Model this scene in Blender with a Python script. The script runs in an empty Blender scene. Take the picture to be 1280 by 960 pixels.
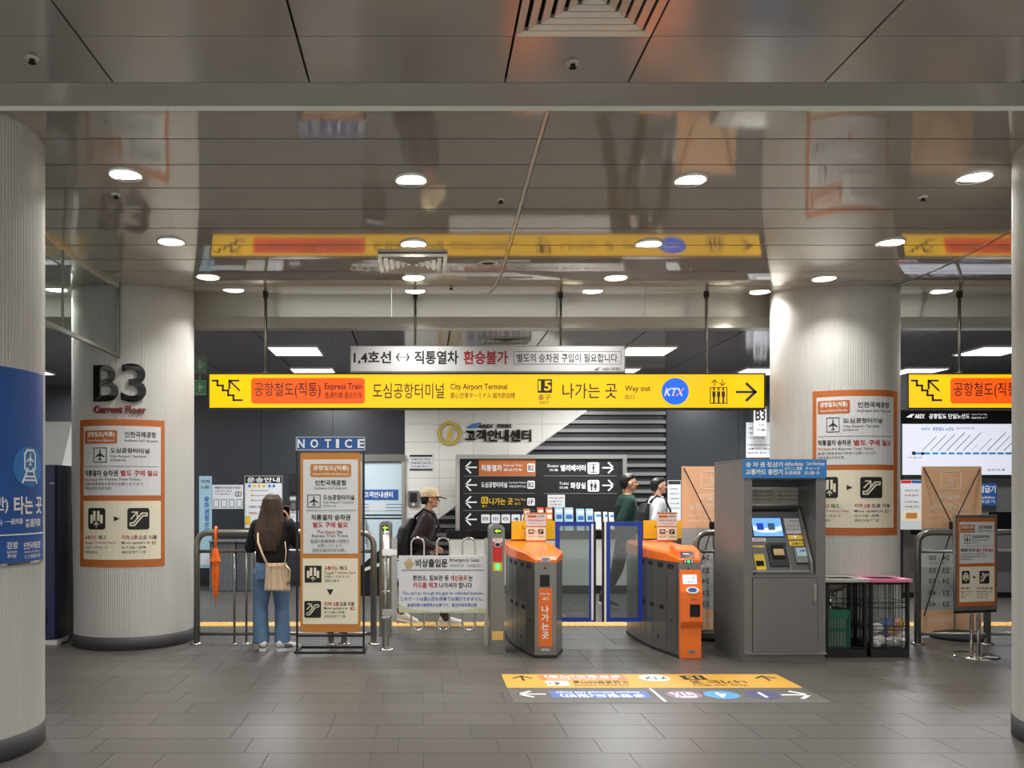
import bpy, bmesh, math, random
from mathutils import Vector, Matrix
random.seed(7)
SC = bpy.context.scene
COL = SC.collection
F, CX, CY, EYE = 1050.0, 529.0, 620.0, 1.5          # focal length and vanishing point in the 1280x960 frame, eye height

# ------------------------------------------------------------------ camera, world, exposure
cam = bpy.data.cameras.new('camera')
cam.sensor_width = 36.0
cam.lens = F * 36.0 / 1280.0
cam.shift_x = (640 - CX) / 1280.0
cam.shift_y = (CY - 480) / 1280.0
cam.clip_end = 200
cam_ob = bpy.data.objects.new('camera', cam)
COL.objects.link(cam_ob)
cam_ob.location = (0, 0, EYE)
cam_ob.rotation_euler = (math.pi / 2, 0, 0)
SC.camera = cam_ob
world = bpy.data.worlds.new('hall_ambient')
SC.world = world
world.use_nodes = True
world.node_tree.nodes['Background'].inputs[0].default_value = (1.0, 0.985, 0.95, 1)
world.node_tree.nodes['Background'].inputs[1].default_value = 0.95
SC.view_settings.view_transform = 'Standard'
SC.view_settings.look = 'None'
SC.view_settings.exposure = 0.35
SC.view_settings.gamma = 1.0
SC.view_settings.use_curve_mapping = False
LAMP_W = 11.0            # watts per downlight
PANEL_W = 58.0           # watts per square ceiling light behind the barrier
SIGN_E = 1.0            # light of the backlit yellow signs

# ------------------------------------------------------------------ materials
def lin(h):
    h = h.lstrip('#')
    v = [int(h[i:i + 2], 16) / 255 for i in (0, 2, 4)]
    return tuple(c / 12.92 if c <= .04045 else ((c + .055) / 1.055) ** 2.4 for c in v) + (1.0,)

def mat(name, hx, rough=.5, metal=0.0, var=.05, scale=6.0, bump=0.0, emit=0.0, rnd=0.0, spec=.5, coat=0.0, stretch=None):
    m = bpy.data.materials.new(name)
    m.use_nodes = True
    nt = m.node_tree
    b = nt.nodes['Principled BSDF']
    c = lin(hx)
    b.inputs['Roughness'].default_value = rough
    b.inputs['Metallic'].default_value = metal
    b.inputs['Specular IOR Level'].default_value = spec
    b.inputs['Coat Weight'].default_value = coat
    b.inputs['Coat Roughness'].default_value = .06
    if var or bump:
        tc = nt.nodes.new('ShaderNodeTexCoord')
        mp = nt.nodes.new('ShaderNodeMapping')
        nz = nt.nodes.new('ShaderNodeTexNoise')
        nz.inputs['Scale'].default_value = scale
        nz.inputs['Detail'].default_value = 4
        if stretch:
            mp.inputs['Scale'].default_value = stretch
        nt.links.new(tc.outputs['Object'], mp.inputs[0])
        nt.links.new(mp.outputs[0], nz.inputs['Vector'])
    if var:
        mr = nt.nodes.new('ShaderNodeMapRange')
        mr.inputs[1].default_value = .25
        mr.inputs[2].default_value = .75
        mr.inputs[3].default_value = 1 - var
        mr.inputs[4].default_value = 1 + var
        nt.links.new(nz.outputs[0], mr.inputs[0])
        val = mr.outputs[0]
        if rnd:
            oi = nt.nodes.new('ShaderNodeObjectInfo')
            m2 = nt.nodes.new('ShaderNodeMapRange')
            m2.inputs[3].default_value = 1 - rnd
            m2.inputs[4].default_value = 1 + rnd
            nt.links.new(oi.outputs['Random'], m2.inputs[0])
            mu = nt.nodes.new('ShaderNodeMath')
            mu.operation = 'MULTIPLY'
            nt.links.new(val, mu.inputs[0])
            nt.links.new(m2.outputs[0], mu.inputs[1])
            val = mu.outputs[0]
        vm = nt.nodes.new('ShaderNodeVectorMath')
        vm.operation = 'SCALE'
        vm.inputs[0].default_value = c[:3]
        nt.links.new(val, vm.inputs['Scale'])
        nt.links.new(vm.outputs[0], b.inputs['Base Color'])
    else:
        b.inputs['Base Color'].default_value = c
    if bump:
        bp = nt.nodes.new('ShaderNodeBump')
        bp.inputs['Strength'].default_value = bump
        bp.inputs['Distance'].default_value = .01
        nt.links.new(nz.outputs[0], bp.inputs['Height'])
        nt.links.new(bp.outputs[0], b.inputs['Normal'])
    if emit:
        b.inputs['Emission Color'].default_value = c
        b.inputs['Base Color'].default_value = (c[0] * .22, c[1] * .22, c[2] * .22, 1)
        b.inputs['Emission Strength'].default_value = emit
    return m

def glassy(name, hx, through=.85, rough=.05, milky=False):
    m = bpy.data.materials.new(name)
    m.use_nodes = True
    nt = m.node_tree
    nt.nodes.remove(nt.nodes['Principled BSDF'])
    out = nt.nodes['Material Output']
    tr = nt.nodes.new('ShaderNodeBsdfTransparent')
    tr.inputs[0].default_value = lin(hx)
    gl = nt.nodes.new('ShaderNodeBsdfDiffuse' if milky else 'ShaderNodeBsdfGlossy')
    gl.inputs['Roughness'].default_value = rough
    mx = nt.nodes.new('ShaderNodeMixShader')
    mx.inputs[0].default_value = 1 - through
    nt.links.new(tr.outputs[0], mx.inputs[1])
    nt.links.new(gl.outputs[0], mx.inputs[2])
    nt.links.new(mx.outputs[0], out.inputs[0])
    return m

M = dict(
    floor=mat('granite_tile', '#524e4a', .38, 0, .10, 30, .05, rnd=.10),
    grout=mat('floor_joint', '#4a4743', .8),
    ceil=mat('glossy_ceiling_panel', '#bdb9af', .055, .36, .03, 3, .0, rnd=.02),
    ceiltile=mat('satin_ceiling_tile', '#b2b0aa', .16, .20, .03, 3, .0, rnd=.03),
    joint=mat('dark_joint', '#1d1c1b', .8),
    inceil=mat('dark_glossy_ceiling_panel', '#a9a8ab', .10, .45, .03, 3, rnd=.03),
    fascia=mat('bulkhead_metal', '#d6d4c9', .22, .40, .03, 2),
    ribbed=mat('ribbed_column_laminate', '#c5c4bf', .5, .10, .05, 5, stretch=(1, 1, .1)),
    plinth=mat('dark_plinth', '#4a4a4c', .5),
    steel=mat('brushed_steel', '#b5b3ae', .28, .85, .06, 8, stretch=(1, 1, .15)),
    dsteel=mat('dark_brushed_steel', '#85837d', .30, .75, .06, 8, stretch=(1, 1, .15)),
    chrome=mat('chrome', '#d9d8d4', .12, 1.0, .03),
    black=mat('black_paint', '#141416', .45),
    blackg=mat('black_gloss', '#0b0c0e', .15),
    ink=mat('black_print', '#191919', .6, 0, 0),
    red=mat('red_print', '#b3252b', .6, 0, 0),
    dred=mat('dark_red_letter', '#7c1f24', .5, 0, 0),
    grey=mat('grey_print', '#6b6b6b', .6, 0, 0),
    white=mat('white_print', '#e9e9e6', .5, 0, .01),
    paper=mat('white_board', '#d4d5d7', .45, 0, .02, 3),
    cream=mat('cream_print', '#e6dec6', .5, 0, .01),
    orange=mat('orange_print', '#b9662d', .5, 0, .02),
    oframe=mat('amber_board', '#c07d30', .5, 0, .02),
    oplast=mat('orange_plastic', '#f0711d', .28, 0, .03, coat=.3),
    odark=mat('orange_sheet', '#dd6a20', .45, 0, .03),
    yplast=mat('yellow_plastic', '#e3b40f', .35, 0, .04),
    blue=mat('blue_print', '#26579f', .45, 0, .02),
    sky=mat('sky_blue_print', '#2f7cc0', .45, 0, .02),
    navy=mat('navy_paint', '#1d2456', .35, 0, .04),
    dnavy=mat('dark_navy_paint', '#15182e', .4, 0, .04),
    flap=mat('blue_frame', '#12349a', .35, 0, .03),
    machine=mat('grey_machine_paint', '#7b7a78', .42, .35, .04, 4),
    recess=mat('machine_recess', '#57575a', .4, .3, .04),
    charcoal=mat('charcoal_wall_panel', '#2a2d33', .32, 0, .04, 1.5),
    wtile=mat('white_wall_tile', '#e4e1d7', .3, 0, .03, 3, rnd=.02),
    slatd=mat('dark_slat_wall', '#1d1f22', .5, 0, .04),
    slatl=mat('pale_slat', '#7d7c78', .4, .3, .04),
    skin=mat('skin', '#c79477', .5, 0, .04, 20),
    hair=mat('dark_brown_hair', '#3a2519', .58, 0, .25, 60, .25, stretch=(1, 1, .08)),
    hairb=mat('black_hair', '#15120f', .45, 0, .2, 60, .2),
    jeans=mat('blue_denim', '#5c799b', .8, 0, .16, 9, .1),
    knit=mat('black_knit', '#121115', .9, 0, .1, 40, .1),
    beige=mat('beige_pleated_fabric', '#cdb294', .7, 0, .08, 14, .1),
    gold=mat('brass_clasp', '#bfa77a', .35, .7, .05),
    sole=mat('white_leather', '#d8d5cf', .5, 0, .04),
    cap=mat('straw_cap', '#d8c39a', .8, 0, .08, 60, .15),
    jacket=mat('dark_brown_jacket', '#33262a', .75, 0, .1, 20, .1),
    bpack=mat('black_nylon', '#0f1012', .6, 0, .08, 20, .1),
    gsweat=mat('dark_green_sweater', '#14382f', .85, 0, .08, 40, .1),
    trous=mat('brown_trousers', '#3d352e', .8, 0, .06, 20, .1),
    tee=mat('light_grey_tee', '#c9cbcc', .8, 0, .04, 20, .1),
    umb=mat('orange_umbrella_cloth', '#ee6a12', .55, 0, .06, 14, .1),
    palegr=mat('pale_green_print', '#bcc49a', .5, 0, .1, 30),
    pink=mat('pink_plastic', '#df7ba0', .4, 0, .03),
    green=mat('green_basket_plastic', '#0f6044', .45, 0, .05),
    trblue=mat('blue_wrapper', '#2449a5', .5, 0, .1, 20, .3),
    trwhite=mat('white_tissue', '#efece6', .7, 0, .1, 20, .3),
    trorange=mat('orange_wrapper', '#c88b33', .5, 0, .1, 20, .3),
    trbrown=mat('brown_wrapper', '#5b3a34', .6, 0, .1, 20, .3),
    tactile=mat('tactile_yellow', '#d9ac5c', .6, 0, .06, 12),
    stick=mat('floor_sticker_yellow', '#c4963a', .5, 0, .05, 8),
    stgrey=mat('floor_sticker_grey', '#575450', .5, 0, .05, 8),
    stlblue=mat('floor_sticker_blue', '#4c68a8', .5, 0, .04),
    stsky=mat('floor_sticker_sky', '#4f8fbd', .5, 0, .04),
    stpurp=mat('floor_sticker_mauve', '#8d7080', .5, 0, .04),
    stnavy=mat('floor_sticker_navy', '#434670', .5, 0, .04),
    stor=mat('floor_sticker_orange', '#b8744a', .5, 0, .04),
    banner=mat('banner_back_orange', '#f6c398', .6, 0, .02),
    bprint=mat('banner_back_print', '#fbe6cf', .6, 0, 0),
    bgrey=mat('banner_back_grey', '#b4b8b8', .6, 0, .02),
    bdark=mat('banner_back_dark_print', '#54585a', .6, 0, 0),
    tagyel=mat('yellow_label', '#d8b428', .4, 0, .03),
    lamp=mat('lamp_lens', '#fff8e6', .5, 0, 0, emit=14),
    lampp=mat('light_panel', '#f7faff', .5, 0, 0, emit=5),
    ysign=mat('backlit_yellow', '#ffc400', .22, 0, 0, emit=SIGN_E * .8),
    osign=mat('backlit_orange', '#ff5a0c', .22, 0, 0, emit=SIGN_E * .8),
    bsign=mat('backlit_blue', '#1467f2', .22, 0, 0, emit=SIGN_E * .8),
    wsign=mat('backlit_white', '#eef2ff', .3, 0, 0, emit=.55),
    icebl=mat('frosted_door_film', '#c4d6dc', .35, 0, .02),
    screen=mat('lit_screen', '#6fa8ff', .2, 0, 0, emit=1.0),
    screenw=mat('lit_screen_white', '#e8f0ff', .2, 0, 0, emit=.9),
    screend=mat('lit_screen_navy', '#1c3fb0', .2, 0, 0, emit=.9),
    gled=mat('green_led', '#35e06a', .3, 0, 0, emit=2.0),
    lime=mat('lime_led', '#9be01e', .3, 0, 0, emit=1.4),
    greensign=mat('green_exit_sign', '#3fae5a', .3, 0, 0, emit=.12),
    glass=glassy('clear_glass', '#eef4f2', .90),
    flapg=glassy('flap_glass', '#c7d0cf', .90),
    bagp=glassy('clear_bin_liner', '#f8f9f9', .86, .25, True),
    lid=mat('grey_lid', '#b5b3ab', .45, 0, .12, 10),
    pit=mat('dark_cavity', '#070707', .9),
    redpan=mat('red_panel', '#c8271e', .4, 0, .03),
    rubber=mat('rubber', '#232325', .8),
    brochb=mat('pale_blue_leaflet', '#9dbdcb', .5, 0, .08, 20),
    gskirt=mat('grey_fabric', '#6f7274', .8, 0, .08, 12),
)

# ------------------------------------------------------------------ objects
ORG = {}
def org(o):
    return ORG.get(o.name, Vector((0, 0, 0))) if o else Vector((0, 0, 0))

def tag(o, label=None, cat=None, group=None, kind=None):
    if label: o['label'] = label
    if cat: o['category'] = cat
    if group: o['group'] = group
    if kind: o['kind'] = kind
    return o

def thing(name, loc, label, cat, group=None, kind=None):
    o = bpy.data.objects.new(name, None)
    o.empty_display_size = .1
    COL.objects.link(o)
    o.location = loc
    ORG[o.name] = Vector(loc)
    return tag(o, label, cat, group, kind)

def put(name, me, m, parent=None, smooth=False):
    """link a mesh given in world coordinates, as a part of parent or as a top-level object with its origin at its base"""
    if parent is not None:
        L = org(parent)
    else:
        xs = [v.co for v in me.vertices]
        L = Vector(((min(v.x for v in xs) + max(v.x for v in xs)) / 2, (min(v.y for v in xs) + max(v.y for v in xs)) / 2, min(v.z for v in xs)))
    me.transform(Matrix.Translation(-L))
    if m is not None:
        me.materials.clear()
        me.materials.append(m if not isinstance(m, str) else M[m])
    if smooth:
        for p in me.polygons: p.use_smooth = True
    o = bpy.data.objects.new(name, me)
    COL.objects.link(o)
    if parent is not None: o.parent = parent
    else: o.location = L
    ORG[o.name] = L
    return o

def pyd(name, vs, fs, m, parent=None, smooth=False):
    me = bpy.data.meshes.new(name)
    me.from_pydata([tuple(v) for v in vs], [], fs)
    me.update()
    return put(name, me, m, parent, smooth)

class MB:
    """collects vertices and faces of one part"""
    def __init__(s): s.v, s.f = [], []
    def add(s, vs, fs):
        n = len(s.v)
        s.v += [Vector(v) for v in vs]
        s.f += [tuple(i + n for i in f) for f in fs]
        return s
    def box(s, x0, x1, y0, y1, z0, z1):
        v = [(x0, y0, z0), (x1, y0, z0), (x1, y1, z0), (x0, y1, z0), (x0, y0, z1), (x1, y0, z1), (x1, y1, z1), (x0, y1, z1)]
        return s.add(v, [(3, 2, 1, 0), (4, 5, 6, 7), (0, 1, 5, 4), (1, 2, 6, 5), (2, 3, 7, 6), (3, 0, 4, 7)])
    def prism(s, poly, axis, a0, a1):
        """poly of 2-d points extruded along axis (x: points are (y,z); y: (x,z); z: (x,y))"""
        def P(p, a):
            return {'x': (a, p[0], p[1]), 'y': (p[0], a, p[1]), 'z': (p[0], p[1], a)}[axis]
        n = len(poly)
        vs = [P(p, a0) for p in poly] + [P(p, a1) for p in poly]
        fs = [tuple(range(n - 1, -1, -1)), tuple(range(n, 2 * n))] + [(i, (i + 1) % n, n + (i + 1) % n, n + i) for i in range(n)]
        return s.add(vs, fs)
    def tube(s, pts, r, n=8, r2=None, cap=True):
        pts = [Vector(p) for p in pts]
        k = len(pts)
        rings = []
        up = Vector((0, 0, 1))
        for i, p in enumerate(pts):
            t = (pts[min(i + 1, k - 1)] - pts[max(i - 1, 0)]).normalized()
            if i == 0:
                a = t.cross(up if abs(t.z) < .9 else Vector((0, 1, 0))).normalized()
            else:
                a = (a - t * a.dot(t)).normalized()
            b = t.cross(a)
            rr = r if r2 is None else r + (r2 - r) * i / (k - 1)
            rings.append([p + a * math.cos(2 * math.pi * j / n) * rr + b * math.sin(2 * math.pi * j / n) * rr for j in range(n)])
        vs = [v for rg in rings for v in rg]
        fs = [(i * n + j, i * n + (j + 1) % n, (i + 1) * n + (j + 1) % n, (i + 1) * n + j) for i in range(k - 1) for j in range(n)]
        if cap:
            fs += [tuple(range(n - 1, -1, -1)), tuple((k - 1) * n + j for j in range(n))]
        return s.add(vs, fs)
    def lathe(s, c, prof, n=20, cap=True):
        """prof: (radius, z) pairs around a vertical axis through c"""
        vs = [(c[0] + r * math.cos(2 * math.pi * j / n), c[1] + r * math.sin(2 * math.pi * j / n), c[2] + z) for r, z in prof for j in range(n)]
        k = len(prof)
        fs = [(i * n + j, i * n + (j + 1) % n, (i + 1) * n + (j + 1) % n, (i + 1) * n + j) for i in range(k - 1) for j in range(n)]
        if cap:
            fs += [tuple(range(n - 1, -1, -1)), tuple((k - 1) * n + j for j in range(n))]
        return s.add(vs, fs)
    def build(s, name, m, parent=None, smooth=False, bevel=0):
        me = bpy.data.meshes.new(name)
        me.from_pydata([tuple(v) for v in s.v], [], s.f)
        me.update()
        bm = bmesh.new()
        bm.from_mesh(me)
        bmesh.ops.recalc_face_normals(bm, faces=bm.faces)
        if bevel:
            es = [e for e in bm.edges if len(e.link_faces) == 2 and e.calc_face_angle(0) > .5]
            bmesh.ops.bevel(bm, geom=es, offset=bevel, segments=2, affect='EDGES', clamp_overlap=True)
        bm.to_mesh(me)
        bm.free()
        return put(name, me, m, parent, smooth)

def arc(p0, p1, p2, n=6):
    """rounded corner from p0 to p2 with control p1"""
    p0, p1, p2 = Vector(p0), Vector(p1), Vector(p2)
    return [p0.lerp(p1, t).lerp(p1.lerp(p2, t), t) for t in [i / n for i in range(n + 1)]]

def at(x, y, d):
    return Vector(((x - CX) / F * d, d, EYE - (y - CY) / F * d))
def gx(x, d): return (x - CX) / F * d
def gz(y, d): return EYE - (y - CY) / F * d
def fd(y): return F * EYE / (y - CY)

# ------------------------------------------------------------------ surfaces that carry print
class Flat:
    def __init__(s, d): s.d = d; s.n = 1
    def uv(s, x, y): return gx(x, s.d), gz(y, s.d)
    def pt(s, a, b, w): return (a, s.d - w, b)
class Yaw:
    def __init__(s, x0, d0, ang):
        s.p = (gx(x0, d0), d0); s.t = (math.cos(ang), math.sin(ang)); s.nn = (math.sin(ang), -math.cos(ang)); s.n = 1
    def uv(s, x, y):
        r = ((x - CX) / F, 1.0)
        k = (s.p[0] * s.nn[0] + s.p[1] * s.nn[1]) / (r[0] * s.nn[0] + r[1] * s.nn[1])
        return (r[0] * k - s.p[0]) * s.t[0] + (r[1] * k - s.p[1]) * s.t[1], gz(y, k)
    def pt(s, a, b, w): return (s.p[0] + s.t[0] * a + s.nn[0] * w, s.p[1] + s.t[1] * a + s.nn[1] * w, b)
class Cyl:
    def __init__(s, cx, cy, R): s.c = (cx, cy); s.R = R; s.n = 14
    def uv(s, x, y):
        r = ((x - CX) / F, 1.0)
        a = r[0] ** 2 + 1; b = -2 * (r[0] * s.c[0] + s.c[1]); c = s.c[0] ** 2 + s.c[1] ** 2 - s.R ** 2
        q = max(b * b - 4 * a * c, 0)
        k = (-b - math.sqrt(q)) / (2 * a)
        return math.atan2(r[0] * k - s.c[0], -(k - s.c[1])) * s.R, gz(y, k)
    def pt(s, a, b, w):
        t = a / s.R
        return (s.c[0] + (s.R + w) * math.sin(t), s.c[1] - (s.R + w) * math.cos(t), b)
class Slope:
    """plane holding the X axis, from (d0,z0) low edge to (d1,z1) high edge"""
    def __init__(s, d0, z0, d1, z1):
        s.d0, s.z0 = d0, z0
        L = math.hypot(d1 - d0, z1 - z0)
        s.t = ((d1 - d0) / L, (z1 - z0) / L); s.nn = (-s.t[1], s.t[0]); s.n = 1
    def uv(s, x, y):
        r = (CY - y) / F
        k = ((s.z0 - EYE) * s.t[0] - s.d0 * s.t[1]) / (r * s.t[0] - s.t[1])
        return gx(x, k), (k - s.d0) * s.t[0] + (EYE + r * k - s.z0) * s.t[1]
    def pt(s, a, b, w): return (a, s.d0 + s.t[0] * b + s.nn[0] * w, s.z0 + s.t[1] * b + s.nn[1] * w)

TC = {}
def glyphs(txt, bold=0.0, ext=0.0, shear=0.0, res=2):
    k = (txt, bold, ext, shear)
    if k not in TC:
        c = bpy.data.curves.new('lettering', 'FONT')
        c.body = txt; c.resolution_u = res; c.offset = bold; c.extrude = ext; c.shear = shear
        o = bpy.data.objects.new('lettering', c)
        me = bpy.data.meshes.new_from_object(o)
        vs = [v.co.copy() for v in me.vertices]
        fs = [tuple(p.vertices) for p in me.polygons]
        bpy.data.objects.remove(o); bpy.data.curves.remove(c); bpy.data.meshes.remove(me)
        x0 = min(v.x for v in vs); x1 = max(v.x for v in vs); y0 = min(v.y for v in vs); y1 = max(v.y for v in vs)
        TC[k] = ([((v.x - x0) / (x1 - x0), (v.y - y0) / max(y1 - y0, 1e-6), v.z) for v in vs], fs)
    return TC[k]

class Board:
    """print and panels on a surface; boxes are given in photo pixels and turned into true sizes on that surface"""
    def __init__(s, surf, root): s.s, s.root = surf, root
    def box4(s, x0, y0, x1, y1):
        xm, ym = (x0 + x1) / 2, (y0 + y1) / 2
        a0, a1 = s.s.uv(x0, ym)[0], s.s.uv(x1, ym)[0]
        b0, b1 = s.s.uv(xm, y1)[1], s.s.uv(xm, y0)[1]
        return a0, a1, b0, b1
    def poly(s, polys, x0, y0, x1, y1, m, w=.002, th=.0015, name='pictogram', rot=0):
        """polys in the unit square, y up, counter-clockwise or not"""
        a0, a1, b0, b1 = s.box4(x0, y0, x1, y1)
        mb = MB()
        for pl in polys:
            ar = sum(pl[i][0] * pl[(i + 1) % len(pl)][1] - pl[(i + 1) % len(pl)][0] * pl[i][1] for i in range(len(pl)))
            if ar < 0: pl = pl[::-1]
            if rot: pl = [(1 - u, 1 - v) for u, v in pl]
            n = len(pl)
            vs = [(u, v, ww) for ww in (w - th, w) for u, v in pl]
            mb.add(vs, [tuple(range(n - 1, -1, -1)), tuple(range(n, 2 * n))] + [(i, (i + 1) % n, n + (i + 1) % n, n + i) for i in range(n)])
        vs, fs = mb.v, mb.f
        if s.s.n > 1:                                  # cut into strips so that it can follow the curve
            me = bpy.data.meshes.new('cut'); me.from_pydata([tuple(v) for v in vs], [], fs)
            bm = bmesh.new(); bm.from_mesh(me)
            for i in range(1, 10):
                bmesh.ops.bisect_plane(bm, geom=bm.verts[:] + bm.edges[:] + bm.faces[:], plane_co=(i / 10 + .0007, 0, 0), plane_no=(1, 0, 0))
            bm.verts.index_update()
            vs = [v.co.copy() for v in bm.verts]; fs = [tuple(v.index for v in f.verts) for f in bm.faces]
            bm.free(); bpy.data.meshes.remove(me)
        vs = [s.s.pt(a0 + (a1 - a0) * v[0], b0 + (b1 - b0) * v[1], v[2]) for v in vs]
        return pyd(name, vs, fs, M[m], s.root)
    def R(s, x0, y0, x1, y1, m, w=.002, th=.002, name='panel', rad=0):
        if rad:
            a0, a1, b0, b1 = s.box4(x0, y0, x1, y1)
            ru, rv = rad / (x1 - x0), rad / (y1 - y0)
            pl = []
            for cx, cy, t0 in ((1 - ru, 1 - rv, 0), (ru, 1 - rv, 90), (ru, rv, 180), (1 - ru, rv, 270)):
                for i in range(5):
                    t = math.radians(t0 + 22.5 * i)
                    pl.append((cx + ru * math.cos(t), cy + rv * math.sin(t)))
            return s.poly([pl], x0, y0, x1, y1, m, w, th, name)
        a0, a1, b0, b1 = s.box4(x0, y0, x1, y1)
        n = s.s.n
        vs, fs = [], []
        for i in range(n + 1):
            a = a0 + (a1 - a0) * i / n
            vs += [s.s.pt(a, b0, w - th), s.s.pt(a, b1, w - th), s.s.pt(a, b1, w), s.s.pt(a, b0, w)]
        for i in range(n):
            k = 4 * i
            fs += [(k + 1, k + 5, k + 4, k), (k + 3, k + 7, k + 6, k + 2), (k, k + 4, k + 7, k + 3), (k + 2, k + 6, k + 5, k + 1)]
        fs += [(0, 3, 2, 1), (4 * n, 4 * n + 1, 4 * n + 2, 4 * n + 3)]
        fs = [f[::-1] if False else f for f in fs]
        return pyd(name, vs, fs, M[m], s.root)
    def F_(s, x0, y0, x1, y1, t, m, w=.003, th=.003, name='border'):
        """a rectangular frame of border width t pixels, one mesh"""
        u, v = t / (x1 - x0), t / (y1 - y0)
        o = [(0, 0), (1, 0), (1, 1), (0, 1)]; i = [(u, v), (1 - u, v), (1 - u, 1 - v), (u, 1 - v)]
        return s.poly([[o[k], o[(k + 1) % 4], i[(k + 1) % 4], i[k]] for k in range(4)], x0, y0, x1, y1, m, w, th, name)
    def T(s, txt, x0, y0, x1, y1, m='ink', w=.0035, bold=.012, ext=0, shear=0, rot=0, mir=0, name='lettering', th=.0, res=2):
        vs, fs = glyphs(txt, min(bold * 1.1 + (.006 if not ext else 0), .026), ext, shear, res)
        a0, a1, b0, b1 = s.box4(x0, y0, x1, y1)
        out = []
        for u, v, z in vs:
            if rot: u, v = 1 - u, 1 - v
            if mir: u = 1 - u
            ww = w if not ext else w + th * (z / ext) * .5
            out.append(s.s.pt(a0 + (a1 - a0) * u, b0 + (b1 - b0) * v, ww))
        if mir: fs = [f[::-1] for f in fs]
        return pyd(name, out, fs, M[m], s.root)
    def disc(s, x0, y0, x1, y1, m, w=.003, th=.002, name='disc', n=24, hole=0):
        c = [(.5 + .5 * math.cos(2 * math.pi * i / n), .5 + .5 * math.sin(2 * math.pi * i / n)) for i in range(n)]
        if not hole: return s.poly([c], x0, y0, x1, y1, m, w, th, name)
        h = [(.5 + (u - .5) * hole, .5 + (v - .5) * hole) for u, v in c]
        return s.poly([[c[i], c[(i + 1) % n], h[(i + 1) % n], h[i]] for i in range(n)], x0, y0, x1, y1, m, w, th, name)

def stroke(pts, wd):
    """a polyline as quads of width wd"""
    out = []
    for (ax, ay), (bx, by) in zip(pts, pts[1:]):
        L = math.hypot(bx - ax, by - ay) or 1
        tx, ty = (bx - ax) / L * wd / 2, (by - ay) / L * wd / 2
        out.append([(ax - tx + ty, ay - ty - tx), (bx + tx + ty, by + ty - tx), (bx + tx - ty, by + ty + tx), (ax - tx - ty, ay - ty + tx)])
    return out
PLANE = [[(.5, 1), (.56, .9), (.57, .64), (.98, .36), (.98, .27), (.57, .42), (.55, .17), (.68, .07), (.68, 0), (.5, .05), (.32, 0), (.32, .07), (.45, .17), (.43, .42), (.02, .27), (.02, .36), (.43, .64), (.44, .9)]]
ARROW_R = stroke([(.05, .5), (.92, .5)], .12) + stroke([(.52, .92), (.93, .5), (.52, .08)], .13)
ARROW_L = [[(1 - u, v) for u, v in p] for p in ARROW_R]
ARROW_U = [[(v, u) for u, v in p] for p in ARROW_R]
ARROW_D = [[(v, 1 - u) for u, v in p] for p in ARROW_R]
TRI_R = [[(0, 0), (1, .5), (0, 1)]]
TRI_D = [[(0, 1), (1, 1), (.5, 0)]]
ESC = stroke([(.1, .14), (.3, .14), (.72, .66), (.92, .66)], .07) + stroke([(.1, .28), (.25, .28), (.66, .8), (.92, .8)], .07) + \
    stroke([(.1, .14), (.1, .28)], .07) + stroke([(.92, .66), (.92, .8)], .07) + stroke([(.14, .5), (.42, .84)], .06) + stroke([(.2, .86), (.44, .86), (.44, .6)], .06)
GATES = [[(a, b), (a + .16, b), (a + .16, c), (a, c)] for a, b, c in ((.1, .25, .72), (.29, .38, .92), (.55, .38, .92), (.74, .25, .72))] + \
    stroke([(.5, .06), (.5, .3)], .05) + stroke([(.36, .18), (.5, .32), (.64, .18)], .05)
def ring(cx, cy, rx, ry, wd, n=16):
    return [[(cx + (rx - e) * math.cos(t), cy + (ry - e) * math.sin(t)) for t, e in ((a, 0), (b, 0), (b, wd), (a, wd))] for a, b in [(2 * math.pi * i / n, 2 * math.pi * (i + 1) / n) for i in range(n)]]
def rrect(x0, y0, x1, y1, wd):
    return stroke([(x0, y0), (x1, y0), (x1, y1), (x0, y1), (x0, y0)], wd)
TRAIN = stroke([(.3, .36), (.22, .46), (.22, .85), (.34, .98), (.66, .98), (.78, .85), (.78, .46), (.7, .36), (.3, .36)], .06) + \
    [[(.5 + (u - .5) * .42, .52 + v * .38) for u, v in PLANE[0]]] + stroke([(.3, .3), (.12, .02)], .06) + stroke([(.7, .3), (.88, .02)], .06) + \
    stroke([(.24, .2), (.76, .2)], .05) + stroke([(.18, .09), (.82, .09)], .05) + [[(.32, .4), (.4, .4), (.4, .46), (.32, .46)], [(.6, .4), (.68, .4), (.68, .46), (.6, .46)]]
def figure(cx, sc, skirt=False):
    h = [(cx + .09 * sc * math.cos(t), .86 + .09 * math.sin(t)) for t in [2 * math.pi * i / 10 for i in range(10)]]
    w = .16 * sc
    b = [(cx - w, .42), (cx - w, .74), (cx + w, .74), (cx + w, .42), (cx + w * .55, .42), (cx + w * .55, .04), (cx - w * .55, .04), (cx - w * .55, .42)]
    if skirt: b = [(cx - w * 1.3, .32), (cx - w * .7, .74), (cx + w * .7, .74), (cx + w * 1.3, .32), (cx + w * .5, .32), (cx + w * .5, .04), (cx - w * .5, .04), (cx - w * .5, .32)]
    return [h, b]
STAIRS = stroke([(0, .86), (.16, .86), (.16, .68), (.34, .68), (.34, .5), (.52, .5), (.52, .32), (.7, .32), (.7, .14), (.98, .14)], .07) + \
    stroke([(.9, .5), (.6, .82)], .06) + stroke([(.86, .86), (.56, .86), (.56, .58)], .07)

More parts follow.
